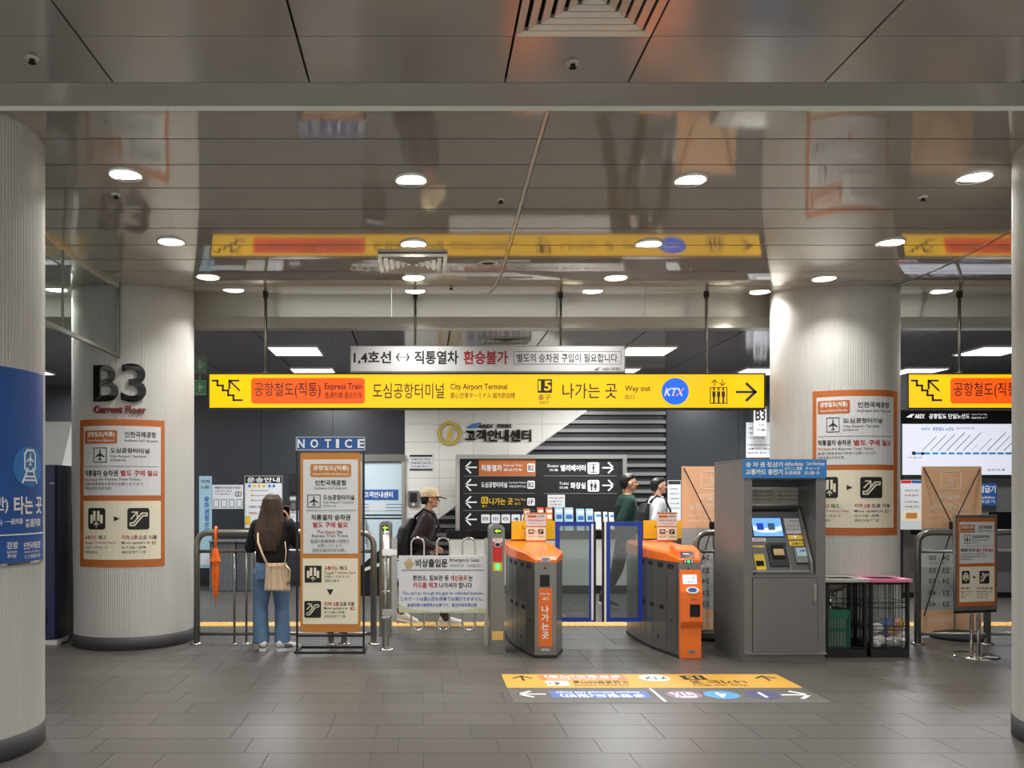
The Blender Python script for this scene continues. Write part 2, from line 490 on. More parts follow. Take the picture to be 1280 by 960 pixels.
# ================================================================== the setting
CEIL_D = [4.7, 5.2, 5.8, 6.4, 7.0, 7.5, 8.0, 8.6, 9.25]
CEIL_H = [2.16, 2.14, 2.105, 2.06, 2.02, 2.005, 2.03, 2.10, 2.22]
def ceil_h(d):
    """height of the gently bellied ceiling above the eye at depth d"""
    X, Y = CEIL_D, CEIL_H
    if d <= X[0]: return Y[0]
    if d >= X[-1]: return Y[-1]
    i = max(k for k in range(len(X) - 1) if X[k] <= d)
    def sl(k):
        if k == 0: return (Y[1] - Y[0]) / (X[1] - X[0])
        if k == len(X) - 1: return (Y[-1] - Y[-2]) / (X[-1] - X[-2])
        return (Y[k + 1] - Y[k - 1]) / (X[k + 1] - X[k - 1])
    h = X[i + 1] - X[i]; t = (d - X[i]) / h
    return (2 * t ** 3 - 3 * t * t + 1) * Y[i] + (t ** 3 - 2 * t * t + t) * h * sl(i) + (-2 * t ** 3 + 3 * t * t) * Y[i + 1] + (t ** 3 - t * t) * h * sl(i + 1)
def ceil_hit(x, y):
    d = 4.7
    while d < 9.25 and ceil_h(d) * F / d > CY - y: d += .01
    return gx(x, d), d, EYE + ceil_h(d)
TILE_H = 2.2
IN_Z = 3.35          # height of the inner ceiling behind the bulkhead
WALL_D = 14.0

# floor: a bed with slabs laid on it
fl = thing('floor', (0, 4, 0), 'dark grey stone slab floor of the station hall', 'floor', kind='structure')
MB().box(-12, 13, -3.2, 15, -.12, -.004).build('floor_bed', 'grout', fl)
tile_me = {}
def tile(w, dep):
    k = (round(w, 3), round(dep, 3))
    if k not in tile_me:
        g = .002
        mb = MB().box(g, w - g, g, dep - g, -.02, 0)
        me = bpy.data.meshes.new('floor_tile')
        me.from_pydata([tuple(v) for v in mb.v], [], mb.f)
        me.materials.append(M['floor'])
        tile_me[k] = me
    return tile_me[k]
ROW = .30
cand, rest = [], MB()
for r in range(-24, 36):
    y0 = 4.0 + r * ROW
    x = -12 + random.choice([0, .15, .3, .45])
    while x < 12.6:
        w = random.choice([.6, .6, .6, .3, .6, .9])
        yc = y0 + ROW / 2
        px = CX + (x + w / 2) * F / max(yc, .1)
        if 4.35 < y0 < 8.35 and -70 < px < 1350: cand.append((y0, x, w))
        else: rest.box(x + .003, x + w - .003, y0 + .003, y0 + ROW - .003, -.02, 0)
        x += w
cand.sort()
for y0, x, w in cand[:300]:
    o = bpy.data.objects.new('floor_tile', tile(w, ROW))
    COL.objects.link(o); o.parent = fl
    o.location = (x, y0 - 4, 0)
for y0, x, w in cand[300:]:
    rest.box(x + .003, x + w - .003, y0 + .003, y0 + ROW - .003, -.02, 0)
o = rest.build('far_floor_tiles', 'floor', fl); o['kind'] = 'stuff'
# tactile strip behind the gates
tp = thing('tactile_paving', (0, 9.8, 0), 'yellow tactile paving strip on the floor beyond the gates', 'tactile paving', kind='structure')
blk = None
for i in range(48):
    x = -5.4 + i * .3
    if blk is None:
        mb = MB().box(0, .296, 0, .3, 0, .006)
        for k in range(4): mb.box(.02 + k * .07, .055 + k * .07, .01, .29, .006, .011)
        me = bpy.data.meshes.new('tactile_block'); me.from_pydata([tuple(v) for v in mb.v], [], mb.f); me.materials.append(M['tactile']); blk = me
    o = bpy.data.objects.new('tactile_block', blk); COL.objects.link(o); o.parent = tp; o.location = (x, -.15, 0)

# ceiling: slab, tiles in front, linear panels behind
ce = thing('ceiling', (0, 4, 3.6), 'glossy grey metal panel ceiling of the station hall', 'ceiling', kind='structure')
MB().box(-12, 13, -3.2, 9.3, 3.80, 3.9).build('ceiling_slab', 'joint', ce)
TX = [-12, -8.0, -5.85, -4.8, -3.75, -2.70, -1.65, -.605, .434, 1.09, 2.133, 3.18, 4.23, 5.28, 6.33, 8.5, 13]
z = EYE + TILE_H
for r in range(3):
    d1 = 4.47 - r * .45; d0 = d1 - .45
    for a, b in zip(TX[2:], TX[3:14]):
        if r == 1 and abs(a - .434) < .01: continue
        MB().box(a + .006, b - .006, d0 + .003, d1 - .003, z, z + .03).build('ceiling_tile', 'ceiltile', ce)
mb = MB()
for a, b in ((-12, -5.85), (5.28, 13)): mb.box(a, b, 3.12, 4.47, z, z + .03)
for r in range(3):
    for a, b in zip(TX, TX[1:]): mb.box(a + .006, b - .006, 3.12 - (r + 1) * 2 + .006, 3.12 - r * 2 - .006, z, z + .03)
o = mb.build('hall_ceiling_tiles', 'ceiltile', ce); o['kind'] = 'stuff'
mb = MB()
mb.prism([(4.475, z), (4.475, z + .03), (4.66, EYE + 2.19), (4.66, EYE + 2.16)], 'x', -12, 13)
mb.build('edge_strip', 'ceiltile', ce)
MB().prism([(4.655, EYE + 2.135), (4.655, EYE + 2.20), (4.695, EYE + 2.20), (4.695, EYE + 2.15)], 'x', -12, 13).build('edge_moulding', 'fascia', ce)
SEAM = [-12, -7.0, -3.15, .70, 4.55, 8.40, 13]
for r in range(13):
    d0, d1 = 4.7 + r * .35 + .006, 4.7 + (r + 1) * .35 - .006
    ds = [d0 + (d1 - d0) * i / 5 for i in range(6)]
    for a, b in zip(SEAM, SEAM[1:]):
        e = 0.0
        mb = MB()
        zz = [EYE + ceil_h(q) for q in ds]
        a_, b_ = a + .015, b - .015
        mb.add([(X, q, h) for q, h in zip(ds, zz) for X in (a_, b_)], [(2 * i, 2 * i + 1, 2 * i + 3, 2 * i + 2)[::-1] for i in range(5)])
        mb.box(a_, b_, d0, d1, max(zz) + .002, max(zz) + .025)
        me = bpy.data.meshes.new('ceiling_panel'); me.from_pydata([tuple(v) for v in mb.v], [], mb.f); me.update()
        for i, p in enumerate(me.polygons): p.use_smooth = i < 5
        put('ceiling_panel', me, 'ceil', ce)
# carrier channel seen in the long seams
for sx in SEAM[1:-1]:
    prof = [(4.7 + i * .35, EYE + ceil_h(4.7 + i * .35) + .004) for i in range(14)]
    MB().prism(prof + [(p[0], p[1] + .03) for p in prof[::-1]], 'x', sx - .011, sx + .011).build('seam_channel', 'fascia', ce)

# bulkhead and inner ceiling
bh = thing('bulkhead', (0, 9.3, IN_Z), 'beige metal bulkhead above the gate line', 'bulkhead', kind='structure')
zt = EYE + ceil_h(9.25) + .03
for a, b in zip([-12, -6.2, -3.4, -.35, 2.45, 5.2, 8.3], [-6.2, -3.4, -.35, 2.45, 5.2, 8.3, 13]):
    MB().prism([(9.31, IN_Z + .12), (9.27, zt), (9.33, zt), (9.37, IN_Z + .12)], 'x', a + .003, b - .003).build('bulkhead_panel', 'fascia', bh)
MB().prism([(9.24, IN_Z), (9.26, IN_Z + .125), (9.40, IN_Z + .125), (9.40, IN_Z)], 'x', -12, 13).build('bulkhead_edge', 'fascia', bh)
ic = thing('ceiling_inner', (0, 11, IN_Z), 'dark glossy ceiling over the passage beyond the gates', 'ceiling', kind='structure')
MB().box(-12, 13, 9.4, 15, IN_Z + .05, IN_Z + .1).build('ceiling_slab', 'joint', ic)
xs = [-12, -9.6] + [-9.6 + 1.1 * i for i in range(1, 20)] + [13]
lights_in = [(-1.62, 10.7), (2.84, 10.7), (7.25, 10.7), (-1.62, 12.45), (2.84, 12.45), (4.99, 12.45), (7.3, 12.45), (-5.9, 10.7), (-5.9, 12.45)]
for a, b in zip(xs, xs[1:]):
    MB().box(a + .008, b - .008, 9.41, 15, IN_Z, IN_Z + .03).build('ceiling_panel', 'inceil', ic)

# walls
wl = MB().box(-12.1, -12, -3.2, 15, 0, 3.9).build('wall_left', 'charcoal'); tag(wl, 'charcoal side wall at the far left', 'wall', kind='structure')
wr = MB().box(13, 13.1, -3.2, 15, 0, 3.9).build('wall_right', 'charcoal'); tag(wr, 'charcoal side wall at the far right', 'wall', kind='structure')
wb = thing('wall_back', (0, WALL_D, 0), 'back wall of charcoal panels, white tiles and dark slats', 'wall', kind='structure')
MB().box(-12, 13, WALL_D + .06, WALL_D + .3, 0, IN_Z + .1).build('wall_core', 'slatd', wb)
XL, XR = gx(506, WALL_D), gx(833, WALL_D)
x = XL
k = 0
while x > -12:
    MB().box(max(x - 1.2, -12) + .003, x - .003, WALL_D, WALL_D + .06, .12, IN_Z).build('wall_panel', 'charcoal', wb); x -= 1.2
x = XR
while x < 13:
    MB().box(x + .003, min(x + 1.2, 13) - .003, WALL_D, WALL_D + .06, .12, IN_Z).build('wall_panel', 'charcoal', wb); x += 1.2
MB().box(-12, XL, WALL_D - .012, WALL_D + .06, 0, .12).build('skirting', 'slatd', wb)
MB().box(XR, 13, WALL_D - .012, WALL_D + .06, 0, .12).build('skirting', 'slatd', wb)
# white tiles left of a diagonal, pale slats right of it
pA, pB = at(741, 506, WALL_D), at(520, 668, WALL_D)
sl = (pB.x - pA.x) / (pB.z - pA.z)
def diag(zz): return pA.x + (zz - pA.z) * sl
def clipx(poly, f):
    """clip a polygon (x,z) to the side where f(x,z) >= 0"""
    out = []
    for (a, b) in zip(poly, poly[1:] + poly[:1]):
        fa, fb = f(*a), f(*b)
        if fa >= 0: out.append(a)
        if fa * fb < 0:
            t = fa / (fa - fb); out.append((a[0] + (b[0] - a[0]) * t, a[1] + (b[1] - a[1]) * t))
    return out
tz = 0.0
while tz < IN_Z:
    tx = XL
    while tx < XR:
        p = [(tx + .002, tz + .002), (tx + .571, tz + .002), (tx + .571, tz + .298), (tx + .002, tz + .298)]
        p = [(min(q[0], XR), min(q[1], IN_Z)) for q in p]
        p = clipx(p, lambda X, Z: diag(Z) - X)
        if len(p) > 2: MB().prism(p, 'y', WALL_D, WALL_D + .06).build('wall_tile', 'wtile', wb)
        tx += .573
    tz += .3
zs = .10
while zs < IN_Z:
    p = clipx([(XL, zs), (XR - .01, zs), (XR - .01, zs + .055), (XL, zs + .055)], lambda X, Z: X - diag(Z) - .02)
    if len(p) > 2: MB().prism(p, 'y', WALL_D + .0, WALL_D + .06).build('wall_slat', 'slatl', wb)
    zs += .145
mb = MB().prism([(diag(0) - .0, 0), (diag(0) + .03, 0), (diag(IN_Z) + .03, IN_Z), (diag(IN_Z), IN_Z)], 'y', WALL_D - .01, WALL_D + .06)
mb.build('wall_trim', 'steel', wb)

# columns
def column(cx, cy, R, label):
    c = thing('column', (cx, cy, 0), label, 'column', kind='structure')
    top = EYE + ceil_h(cy) + .12
    nr = int(2 * math.pi * R / .021)
    prof = []
    for i in range(nr):
        for k, rr in ((0, R - .003), (.2, R), (.7, R), (.9, R - .003)):
            t = 2 * math.pi * (i + k) / nr
            prof.append((cx + rr * math.cos(t), cy + rr * math.sin(t)))
    zs = [.13, 1.2, 2.4, top]
    n = len(prof)
    vs = [(p[0], p[1], zz) for zz in zs for p in prof]
    fs = [(i * n + j, i * n + (j + 1) % n, (i + 1) * n + (j + 1) % n, (i + 1) * n + j) for i in range(3) for j in range(n)]
    pyd('cladding', vs, fs, M['ribbed'], c)
    MB().lathe((cx, cy, 0), [(R + .004, 0), (R + .004, .125), (R - .004, .13)], 72).build('plinth', 'plinth', c, True)
    zc = min(EYE + ceil_h(cy + R * math.sin(t)) for t in [i * .3 for i in range(21)])
    MB().lathe((cx, cy, 0), [(R + .03, top - .02), (R + .03, top), (R, top)], 72, False).build('collar', 'joint', c, True)
    return Cyl(cx, cy, R)
C1 = column(-2.86, 4.99, .56, 'ribbed grey round column with a blue platform sign on it')
C2 = column(-3.00, 8.72, .60, 'ribbed grey round column with black floor letters and orange notice')
C3 = column(4.27, 8.75, .61, 'ribbed grey round column behind the ticket machine and bins')
C4 = column(4.20, 5.02, .56, 'plain ribbed grey round column cut by the right picture edge')

# ================================================================== ceiling fittings
def lamp_light(o, w, size, z, square=False):
    l = bpy.data.lights.new('lamp_glow', 'AREA')
    l.shape = 'SQUARE' if square else 'DISK'
    l.size = size; l.energy = w; l.spread = math.radians(125 if not square else 170); l.color = (1.0, .985, .945) if not square else (.95, .98, 1.0)
    lo = bpy.data.objects.new('lamp_glow', l)
    COL.objects.link(lo); lo.parent = o; lo.location = (0, 0, z)
def downlight(x, d, zc, label, group, shown=True):
    """round recessed lamp flush in the ceiling at height zc"""
    o = thing('downlight', (x, d, zc), label, 'downlight', group)
    MB().lathe((x, d, zc), [(.112, .02), (.112, -.006), (.108, -.009), (.098, -.004), (.096, .02)], 24, False).build('trim_ring', 'white', o, True)
    MB().lathe((x, d, zc), [(.097, .015), (.097, -.003), (.0005, -.006)], 24, False).build('lens', 'lamp', o)
    lamp_light(o, LAMP_W, .15, -.014)
    return o
rows = [([(157, 218), (514, 225), (863, 225), (1218, 222)], 'front row'),
        ([(214, 302), (517, 305), (811, 305), (1113, 303)], 'second row'),
        ([(260, 346), (517, 347), (770, 347), (1030, 348)], 'third row'),
        ([(292, 362), (519, 363.5), (741, 363.5), (967, 363), (1177, 363.5), (70, 361.5)], 'back row by the bulkhead')]
posn = ['first from the left', 'second from the left', 'third from the left', 'fourth from the left', 'fifth from the left']
for pts, nm in rows:
    for i, (x, y) in enumerate(pts):
        X, d, zc = ceil_hit(x, y)
        if x == 967: d = 8.7; X, zc = gx(950, d), EYE + ceil_h(d)
        if d > 9.1: d, zc = 9.08, EYE + ceil_h(9.08); X = gx(x, d)
        lab = 'round ceiling downlight in the %s, %s' % (nm, posn[i]) if i < 5 else 'round ceiling downlight showing between the two left columns'
        downlight(X, d, zc, lab, 'ceiling downlights')
for r, d in enumerate((2.9, .7, -1.5)):          # the same lamps go on over the hall behind the viewer
    for c in range(6):
        downlight(-4.6 + 2.0 * c, d, EYE + TILE_H, 'round downlight in the hall ceiling behind the viewer', 'downlights over the hall')
for i, (x, d) in enumerate(lights_in):
    o = thing('ceiling_light', (x, d, IN_Z), ['square white ceiling light above the stair end of the yellow sign', 'square white ceiling light right of the white hanging sign', 'square ceiling light cut by the right front column',
        'farther square ceiling light above the amber notice stand', 'farther square ceiling light behind the corner of the white hanging sign', 'farther square ceiling light beside the column at the right end of the long yellow sign',
        'farther square ceiling light above the right yellow sign', 'square ceiling light hidden beyond the left columns', 'farther square ceiling light hidden beyond the left columns'][i], 'ceiling light', 'square ceiling lights')
    MB().box(x - .30, x + .30, d - .30, d + .30, IN_Z - .010, IN_Z + .02).build('diffuser', 'lampp', o)
    MB().box(x - .315, x - .30, d - .315, d + .315, IN_Z - .014, IN_Z + .02).box(x + .30, x + .315, d - .315, d + .315, IN_Z - .014, IN_Z + .02) \
        .box(x - .30, x + .30, d - .315, d - .30, IN_Z - .014, IN_Z + .02).box(x - .30, x + .30, d + .30, d + .315, IN_Z - .014, IN_Z + .02).build('frame', 'white', o)
    lamp_light(o, PANEL_W, .55, -.016, True)
def diffuser(name, cx, cy, z, hx, hy, n, label, m='ceiltile'):
    """square air diffuser of nested sloping rings"""
    o = thing(name, (cx, cy, z), label, 'air vent')
    MB().box(cx - hx, cx + hx, cy - hy, cy + hy, z + .04, z + .05).build('backing', 'pit', o)
    for k in range(n):
        f0 = 1 - k / n; f1 = f0 - .66 / n
        vs = []
        for f, zz in ((f0, z + .02), (f0, z - .004), (f1, z + .004), (f1, z + .024)):
            vs += [(cx - hx * f, cy - hy * f, zz), (cx + hx * f, cy - hy * f, zz), (cx + hx * f, cy + hy * f, zz), (cx - hx * f, cy + hy * f, zz)]
        fs = [(4 * i + j, 4 * i + (j + 1) % 4, 4 * (i + 1) + (j + 1) % 4, 4 * (i + 1) + j) for i in range(3) for j in range(4)]
        mb = MB().add(vs, fs); mb.build('louver_ring', m, o)
    return o
diffuser('air_diffuser', .762, 3.70, EYE + TILE_H, .322, .315, 6, 'large square air diffuser in the front ceiling tiles at the top edge', 'fascia')
X0, D0, Z0 = ceil_hit(516, 317); X1, D1, Z1 = ceil_hit(516, 338)
diffuser('air_vent', gx(516, (D0 + D1) / 2), (D0 + D1) / 2, min(Z0, Z1) - .012, .29, .26, 6, 'small square air vent in the ceiling below the yellow reflection', 'fascia')
X, D, Z = ceil_hit(610, 329)
o = thing('ceiling_speaker', (X, D, Z), 'round dark ceiling speaker beside the small air vent', 'speaker')
MB().lathe((X, D, Z), [(.085, .01), (.085, -.008), (.062, -.010), (.060, .0)], 24, False).build('rim', 'fascia', o, True)
MB().lathe((X, D, Z), [(.062, .0), (.0005, -.002)], 24, False).build('grille', 'pit', o)
for x, y, lab in ((145, 243, 'small sprinkler head near the left front downlight'), (626, 249, 'small sprinkler head near the middle front downlights'), (1154, 246, 'small sprinkler head near the right front downlight'),
                  (40, 73, 'sprinkler head in the front tile above the left column'), (716, 79, 'sprinkler head in the front tile below the large diffuser'), (564, 359, 'small sprinkler head by the bulkhead')):
    if y < 105: d = TILE_H * F / (CY - y); X, D, Z = gx(x, d), d, EYE + TILE_H
    else: X, D, Z = ceil_hit(x, y)
    o = thing('sprinkler', (X, D, Z), lab, 'sprinkler', 'sprinkler heads')
    MB().lathe((X, D, Z), [(.034, .01), (.034, -.004), (.02, -.008), (.0005, -.008)], 16, False).build('rosette', 'fascia', o, True)
    MB().lathe((X, D, Z), [(.013, 0), (.013, -.02), (.02, -.024), (.0005, -.024)], 12, False).build('nozzle', 'pit', o)
o = diffuser('inner_air_vent', .98, 10.0, IN_Z - .008, .28, .2, 5, 'dark slotted vent in the passage ceiling above the white hanging sign', 'dsteel')

# ================================================================== hanging signs
SD = 8.90
def hang(root, x, ytop, ybot, d, r=.016, name='hanger'):
    X = gx(x, d)
    zt = EYE + ceil_h(d) + .05
    MB().tube([(X, d + .05, gz(ybot, d)), (X, d + .05, zt)], r, 10).build(name, 'dsteel', root, True)
    MB().lathe((X, d + .05, zt - .09), [(r * 1.6, 0), (r * 1.9, .03), (r * 1.9, .05)], 12).build('hanger_cap', 'black', root)
    MB().lathe((X, d + .05, gz(ybot, d)), [(r * 2.0, 0), (r * 2.0, .012)], 12).build('hanger_foot', 'dsteel', root)
def yellow_sign(x0, x1, label, full):
    d = SD
    r = thing('direction_sign', (gx((x0 + x1) / 2, d), d, gz(511, d)), label, 'direction sign', 'yellow backlit signs')
    B = Board(Flat(d), r)
    a, b = gx(x0 - 2, d), gx(x1 + 2, d)
    MB().box(a, b, d + .005, d + .13, gz(511.5, d), gz(466, d)).build('housing', 'black', r, bevel=.004)
    lf = B.R(x0, 468, x1, 509.5, 'ysign', .0, .01, 'lit_face')
    B.F_(x0 - 2, 466, x1 + 2, 511.5, 1.6, 'black', .008, .02, 'rim')
    ox = x0 - 262
    B = Board(Flat(d), lf)
    B.poly(STAIRS, 266 + ox, 471, 303 + ox, 505, 'ink')
    B.R(314 + ox, 472.5, 456 + ox, 504.5, 'osign', .002, .002, 'orange_field', 4)
    B.T('공항철도(직통)', 318 + ox, 478, 401 + ox, 498, bold=.0)
    B.T('Express Train', 406 + ox, 479, 453 + ox, 489, bold=.008)
    B.T('直通列車·直达列车', 406 + ox, 490, 453 + ox, 498, bold=0)
    if full:
        B.T('도심공항터미널', 466, 479, 555, 498, bold=.0)
        B.T('City Airport Terminal', 563, 479.5, 634, 489, bold=.008)
        B.T('都心空港ターミナル·城市航站楼', 563, 490.5, 644, 498, bold=0)
        B.R(672, 474, 690, 491, 'ink', .002, .002, 'exit_number_plate')
        B.T('15', 673, 476, 689, 488.5, 'ysign', bold=.03)
        B.T('출구', 673, 493, 688, 500, bold=0)
        B.T('EXIT', 675, 501.5, 686, 505, bold=0)
        B.T('나가는 곳', 703, 479, 771, 498, bold=.0)
        B.T('Way out', 781, 482, 813, 491, bold=.008)
        B.T('出口', 781, 493, 793, 499, bold=0)
        B.disc(827, 472.5, 861, 506, 'bsign', .002, .002, 'blue_disc')
        B.T('KTX', 830, 485, 856, 495, 'wsign', bold=.035, shear=.3)
        B.poly([[(0, 0), (.12, 0), (1, 1), (.92, 1)]], 843, 484, 857, 495, 'redpan', .004, .0005, 'red_stroke')
        B.poly(rrect(.04, .04, .96, .96, .05) + [p for c in (.24, .5, .76) for p in figure(c, .55)], 887, 483.5, 909.5, 505, 'ink')
        B.poly(ARROW_U, 889, 474.5, 897, 482.5, 'ink', name='arrow'); B.poly(ARROW_D, 899, 474.5, 907, 482.5, 'ink', name='arrow')
        B.poly(ARROW_R, 920, 478, 946, 502, 'ink', name='arrow')
    else:
        B.T('도심공항터미널', 466 + ox, 479, 555 + ox, 498, bold=.008)
        B.T('City Airport Terminal', 563 + ox, 479.5, 634 + ox, 489, bold=0)
    return r
s1 = yellow_sign(262, 955, 'long yellow backlit direction sign reaching from column to column', True)
for x in (331, 885): hang(s1, x, 365, 466, SD)
s2 = yellow_sign(1136, 1560, 'yellow backlit direction sign partly hidden by the right front column', False)
for x in (1203, 1450): hang(s2, x, 365, 466, SD)
# white transfer notice hanging behind the yellow sign
d = 9.12
w1 = thing('notice_sign', (gx(609, d), d, gz(466, d)), 'white hanging sign with black and red lettering above the long yellow sign', 'sign')
B = Board(Flat(d), w1)
MB().box(gx(437.5, d), gx(782, d), d + .002, d + .07, gz(466.5, d), gz(432, d)).build('housing', 'dsteel', w1, bevel=.003)
B = Board(Flat(d), B.R(439, 433, 780.5, 464, 'paper', .002, .004, 'face'))
B.T('1,4호선', 442, 439, 489, 455.5, bold=.02)
B.poly(stroke([(.05, .5), (.95, .5)], .07) + stroke([(.22, .95), (.04, .5), (.22, .05)], .09) + stroke([(.78, .95), (.96, .5), (.78, .05)], .09), 495, 441.5, 512, 451.5, 'ink', name='arrow')
B.T('직통열차', 518, 438.5, 573, 455.5, bold=.02)
B.T('환승불가', 579.5, 438.5, 635, 455.5, 'red', bold=.025)
B.F_(642, 439, 776.5, 455.5, .7, 'grey', .004, .002, 'outline')
B.T('별도의 승차권 구입이 필요합니다.', 646, 442, 773.5, 453, bold=.006)
B.poly([[(0, .1), (.6, .9), (1, 1), (.55, .4), (.6, 0)]], 742, 459, 752, 463, 'blue', name='logo')
B.T('AREX 공항철도', 753, 459.3, 776, 463, 'ink', bold=.01)
for x in (519, 702): hang(w1, x, 365, 432, d, .013)

# ================================================================== column signs
# blue platform sign on the front left column
c = Cyl(C1.c[0], C1.c[1], C1.R + .004)
p = c.pt(0, 1.2, 0)
r = thing('platform_sign', p, 'large blue curved platform sign on the front left column', 'sign')
B = Board(c, r)
zt, zb = gz(461, 4.5), gz(708, 4.6)
def cyl_panel(cy, a0, a1, z0, z1, w, th, m, name, root, n=22):
    vs, fs = [], []
    for i in range(n + 1):
        a = a0 + (a1 - a0) * i / n
        vs += [cy.pt(a, z0, w - th), cy.pt(a, z1, w - th), cy.pt(a, z1, w), cy.pt(a, z0, w)]
    for i in range(n):
        k = 4 * i
        fs += [(k + 1, k + 5, k + 4, k), (k + 3, k + 7, k + 6, k + 2), (k, k + 4, k + 7, k + 3), (k + 2, k + 6, k + 5, k + 1)]
    fs += [(0, 3, 2, 1), (4 * n, 4 * n + 1, 4 * n + 2, 4 * n + 3)]
    return pyd(name, vs, fs, M[m], root)
a1 = c.uv(52.5, 590)[0]
zz = lambda y: c.uv(10, y)[1]
cyl_panel(c, a1 - 1.75, a1, zz(704), zz(459), .006, .01, 'blue', 'blue_field', r, 40)
cyl_panel(c, a1 - 1.75, a1 + .012, zz(707), zz(704), .009, .013, 'chrome', 'bottom_rail', r, 40)
cyl_panel(c, a1 - 1.75, a1, zz(669.5), zz(668), .008, .002, 'white', 'divider', r, 40)
B.disc(15, 558, 49.5, 609, 'sky', .009, .002, 'sky_disc')
B.poly(TRAIN, 23, 562, 46, 604, 'white', .011)
B.T('공항철도(일반)', -95, 621, 9, 642, 'white', .009, .02)
B.T('타는 곳', 16, 620, 50, 643, 'white', .009, .02)
B.T('Airport Railroad (All Stop) · 一般列車', -75, 649, 27, 658, 'white', .009, .01)
B.T('普通列車', 30, 648, 48.5, 659, 'white', .009, .01)
for t, x0, x1 in (('검암', 7, 21), ('인천국제공항', 28, 48.5)): B.T(t, x0, 677, x1, 686, 'white', .009, .015)
for t, x0, x1 in (('Geomam', 7, 20), ("Incheon Int'l Airport", 29, 48)): B.T(t, x0, 687.5, x1, 691.5, 'white', .009, 0)
for t, x0, x1 in (('黔岩', 8, 19), ('仁川国際空港', 29, 48.5)): B.T(t, x0, 692.5, x1, 697.5, 'white', .009, 0)
# floor number on the back left column
c = Cyl(C2.c[0], C2.c[1], C2.R)
r = thing('floor_number', c.pt(c.uv(149, 480)[0], c.uv(149, 517)[1], 0), 'black raised letters B3 with red words below on the left column', 'floor number')
B = Board(c, r)
B.T('B', 119, 456.5, 148.5, 502, 'blackg', .016, .012, .1, name='letter', th=.026, res=8)
B.T('3', 152, 455, 182, 503, 'blackg', .016, .012, .1, name='letter', th=.026, res=8)
B.T('Current Floor', 118.5, 507, 182, 516.5, 'dred', .012, .02, .1, name='lettering', th=.02)

def route_poster(surf, X, Y, W, H, root, m_frame='orange', base=.004, horiz=True):
    """the orange and white express train notice; X,Y,W,H is its pixel box and the print inside is proportional"""
    B = Board(surf, root)
    def q(x0, y0, x1, y1): return X + W * x0, Y + H * y0, X + W * x1, Y + H * y1
    e = base
    B.R(*q(0, 0, 1, 1), m_frame, e, e + .004, 'orange_sheet')
    B.R(*q(.045, .045, .955, .515), 'paper', e + .0015, .0015, 'white_field')
    B.R(*q(.045, .552, .955, .95), 'cream', e + .0015, .0015, 'cream_field')
    w = e + .003
    B.R(*q(.06, .075, .44, .165), m_frame, w, .0015, 'orange_label', 2 * W / 106)
    B.T('공항철도(직통)', *q(.09, .085, .41, .125), 'white', w + .0012, .02)
    B.T('Airport Railroad (Express)', *q(.09, .135, .41, .155), 'white', w + .0012, 0)
    B.T('인천국제공항', *q(.53, .085, .90, .125), 'ink', w, .015)
    B.T("Incheon Int'l Airport", *q(.53, .135, .92, .16), 'ink', w, 0)
    B.poly(rrect(.04, .04, .96, .96, .05) + [[(.15 + u * .7, .14 + v * .74) for u, v in PLANE[0]]], *q(.16, .19, .32, .295), 'ink', w)
    B.T('도심공항터미널', *q(.36, .195, .82, .23), 'ink', w, .012)
    B.T('City Airport Terminal', *q(.36, .242, .78, .263), 'ink', w, 0)
    B.T('(Check-in)', *q(.36, .268, .54, .288), 'ink', w, 0)
    B.R(*q(.06, .317, .93, .3205), 'grey', w, .001, 'divider')
    B.T('직통열차 승차권', *q(.06, .345, .45, .385), 'ink', w, .02)
    B.T('별도 구매 필요', *q(.48, .345, .92, .385), 'red', w, .02)
    B.T('Purchase', *q(.06, .398, .21, .418), 'red', w, .0)
    B.T('the Express Train Ticket.', *q(.22, .398, .72, .418), 'ink', w, .0)
    B.T('直通列車乗車券の発売が必要となります。', *q(.06, .427, .76, .447), 'grey', w, 0)
    B.T('须购买直达列车车票。', *q(.06, .457, .38, .477), 'grey', w, 0)
    B.R(*q(.10, .60, .30, .745), 'ink', w, .0015, 'icon_plate', 3 * W / 106)
    B.poly(GATES, *q(.11, .61, .29, .735), 'cream', w + .0015)
    B.poly(TRI_R, *q(.40, .655, .47, .69), 'ink', w, name='arrow')
    B.R(*q(.56, .60, .82, .745), 'ink', w, .0015, 'icon_plate', 3 * W / 106)
    B.poly(ESC, *q(.57, .61, .81, .735), 'cream', w + .0015)
    B.T('교통카드', *q(.06, .785, .2, .812), 'red', w, .012); B.T('태그', *q(.22, .785, .31, .812), 'ink', w, .012)
    B.T('Touch', *q(.06, .825, .15, .845), 'ink', w, 0); B.T('T-money Card', *q(.16, .825, .42, .845), 'red', w, 0)
    B.T('交通カードをタッチ', *q(.06, .857, .33, .876), 'grey', w, 0)
    B.T('请刷交通卡', *q(.06, .888, .21, .907), 'grey', w, 0)
    B.T('지하 2층', *q(.49, .783, .68, .812), 'red', w, .012); B.T('으로 이동', *q(.69, .783, .91, .812), 'ink', w, .012)
    B.T('Move upstairs to', *q(.49, .825, .83, .847), 'ink', w, 0); B.T('B2', *q(.85, .825, .90, .845), 'red', w, 0)
    B.T('地下2階へ移動', *q(.49, .857, .78, .876), 'grey', w, 0)
    B.T('请前往地下二楼', *q(.49, .888, .78, .907), 'grey', w, 0)
c = Cyl(C2.c[0], C2.c[1], C2.R)
r = thing('route_notice', c.pt(c.uv(153, 620)[0], c.uv(153, 709)[1], 0), 'orange and white express train notice on the back left column', 'notice', 'express train notices')
route_poster(c, 100.5, 524, 105, 185, r)
c = Cyl(C3.c[0], C3.c[1], C3.R)
r = thing('route_notice', c.pt(c.uv(1069, 580)[0], c.uv(1069, 669)[1], 0), 'orange and white express train notice on the column behind the ticket machine', 'notice', 'express train notices')
route_poster(c, 1016, 487, 105, 182, r)

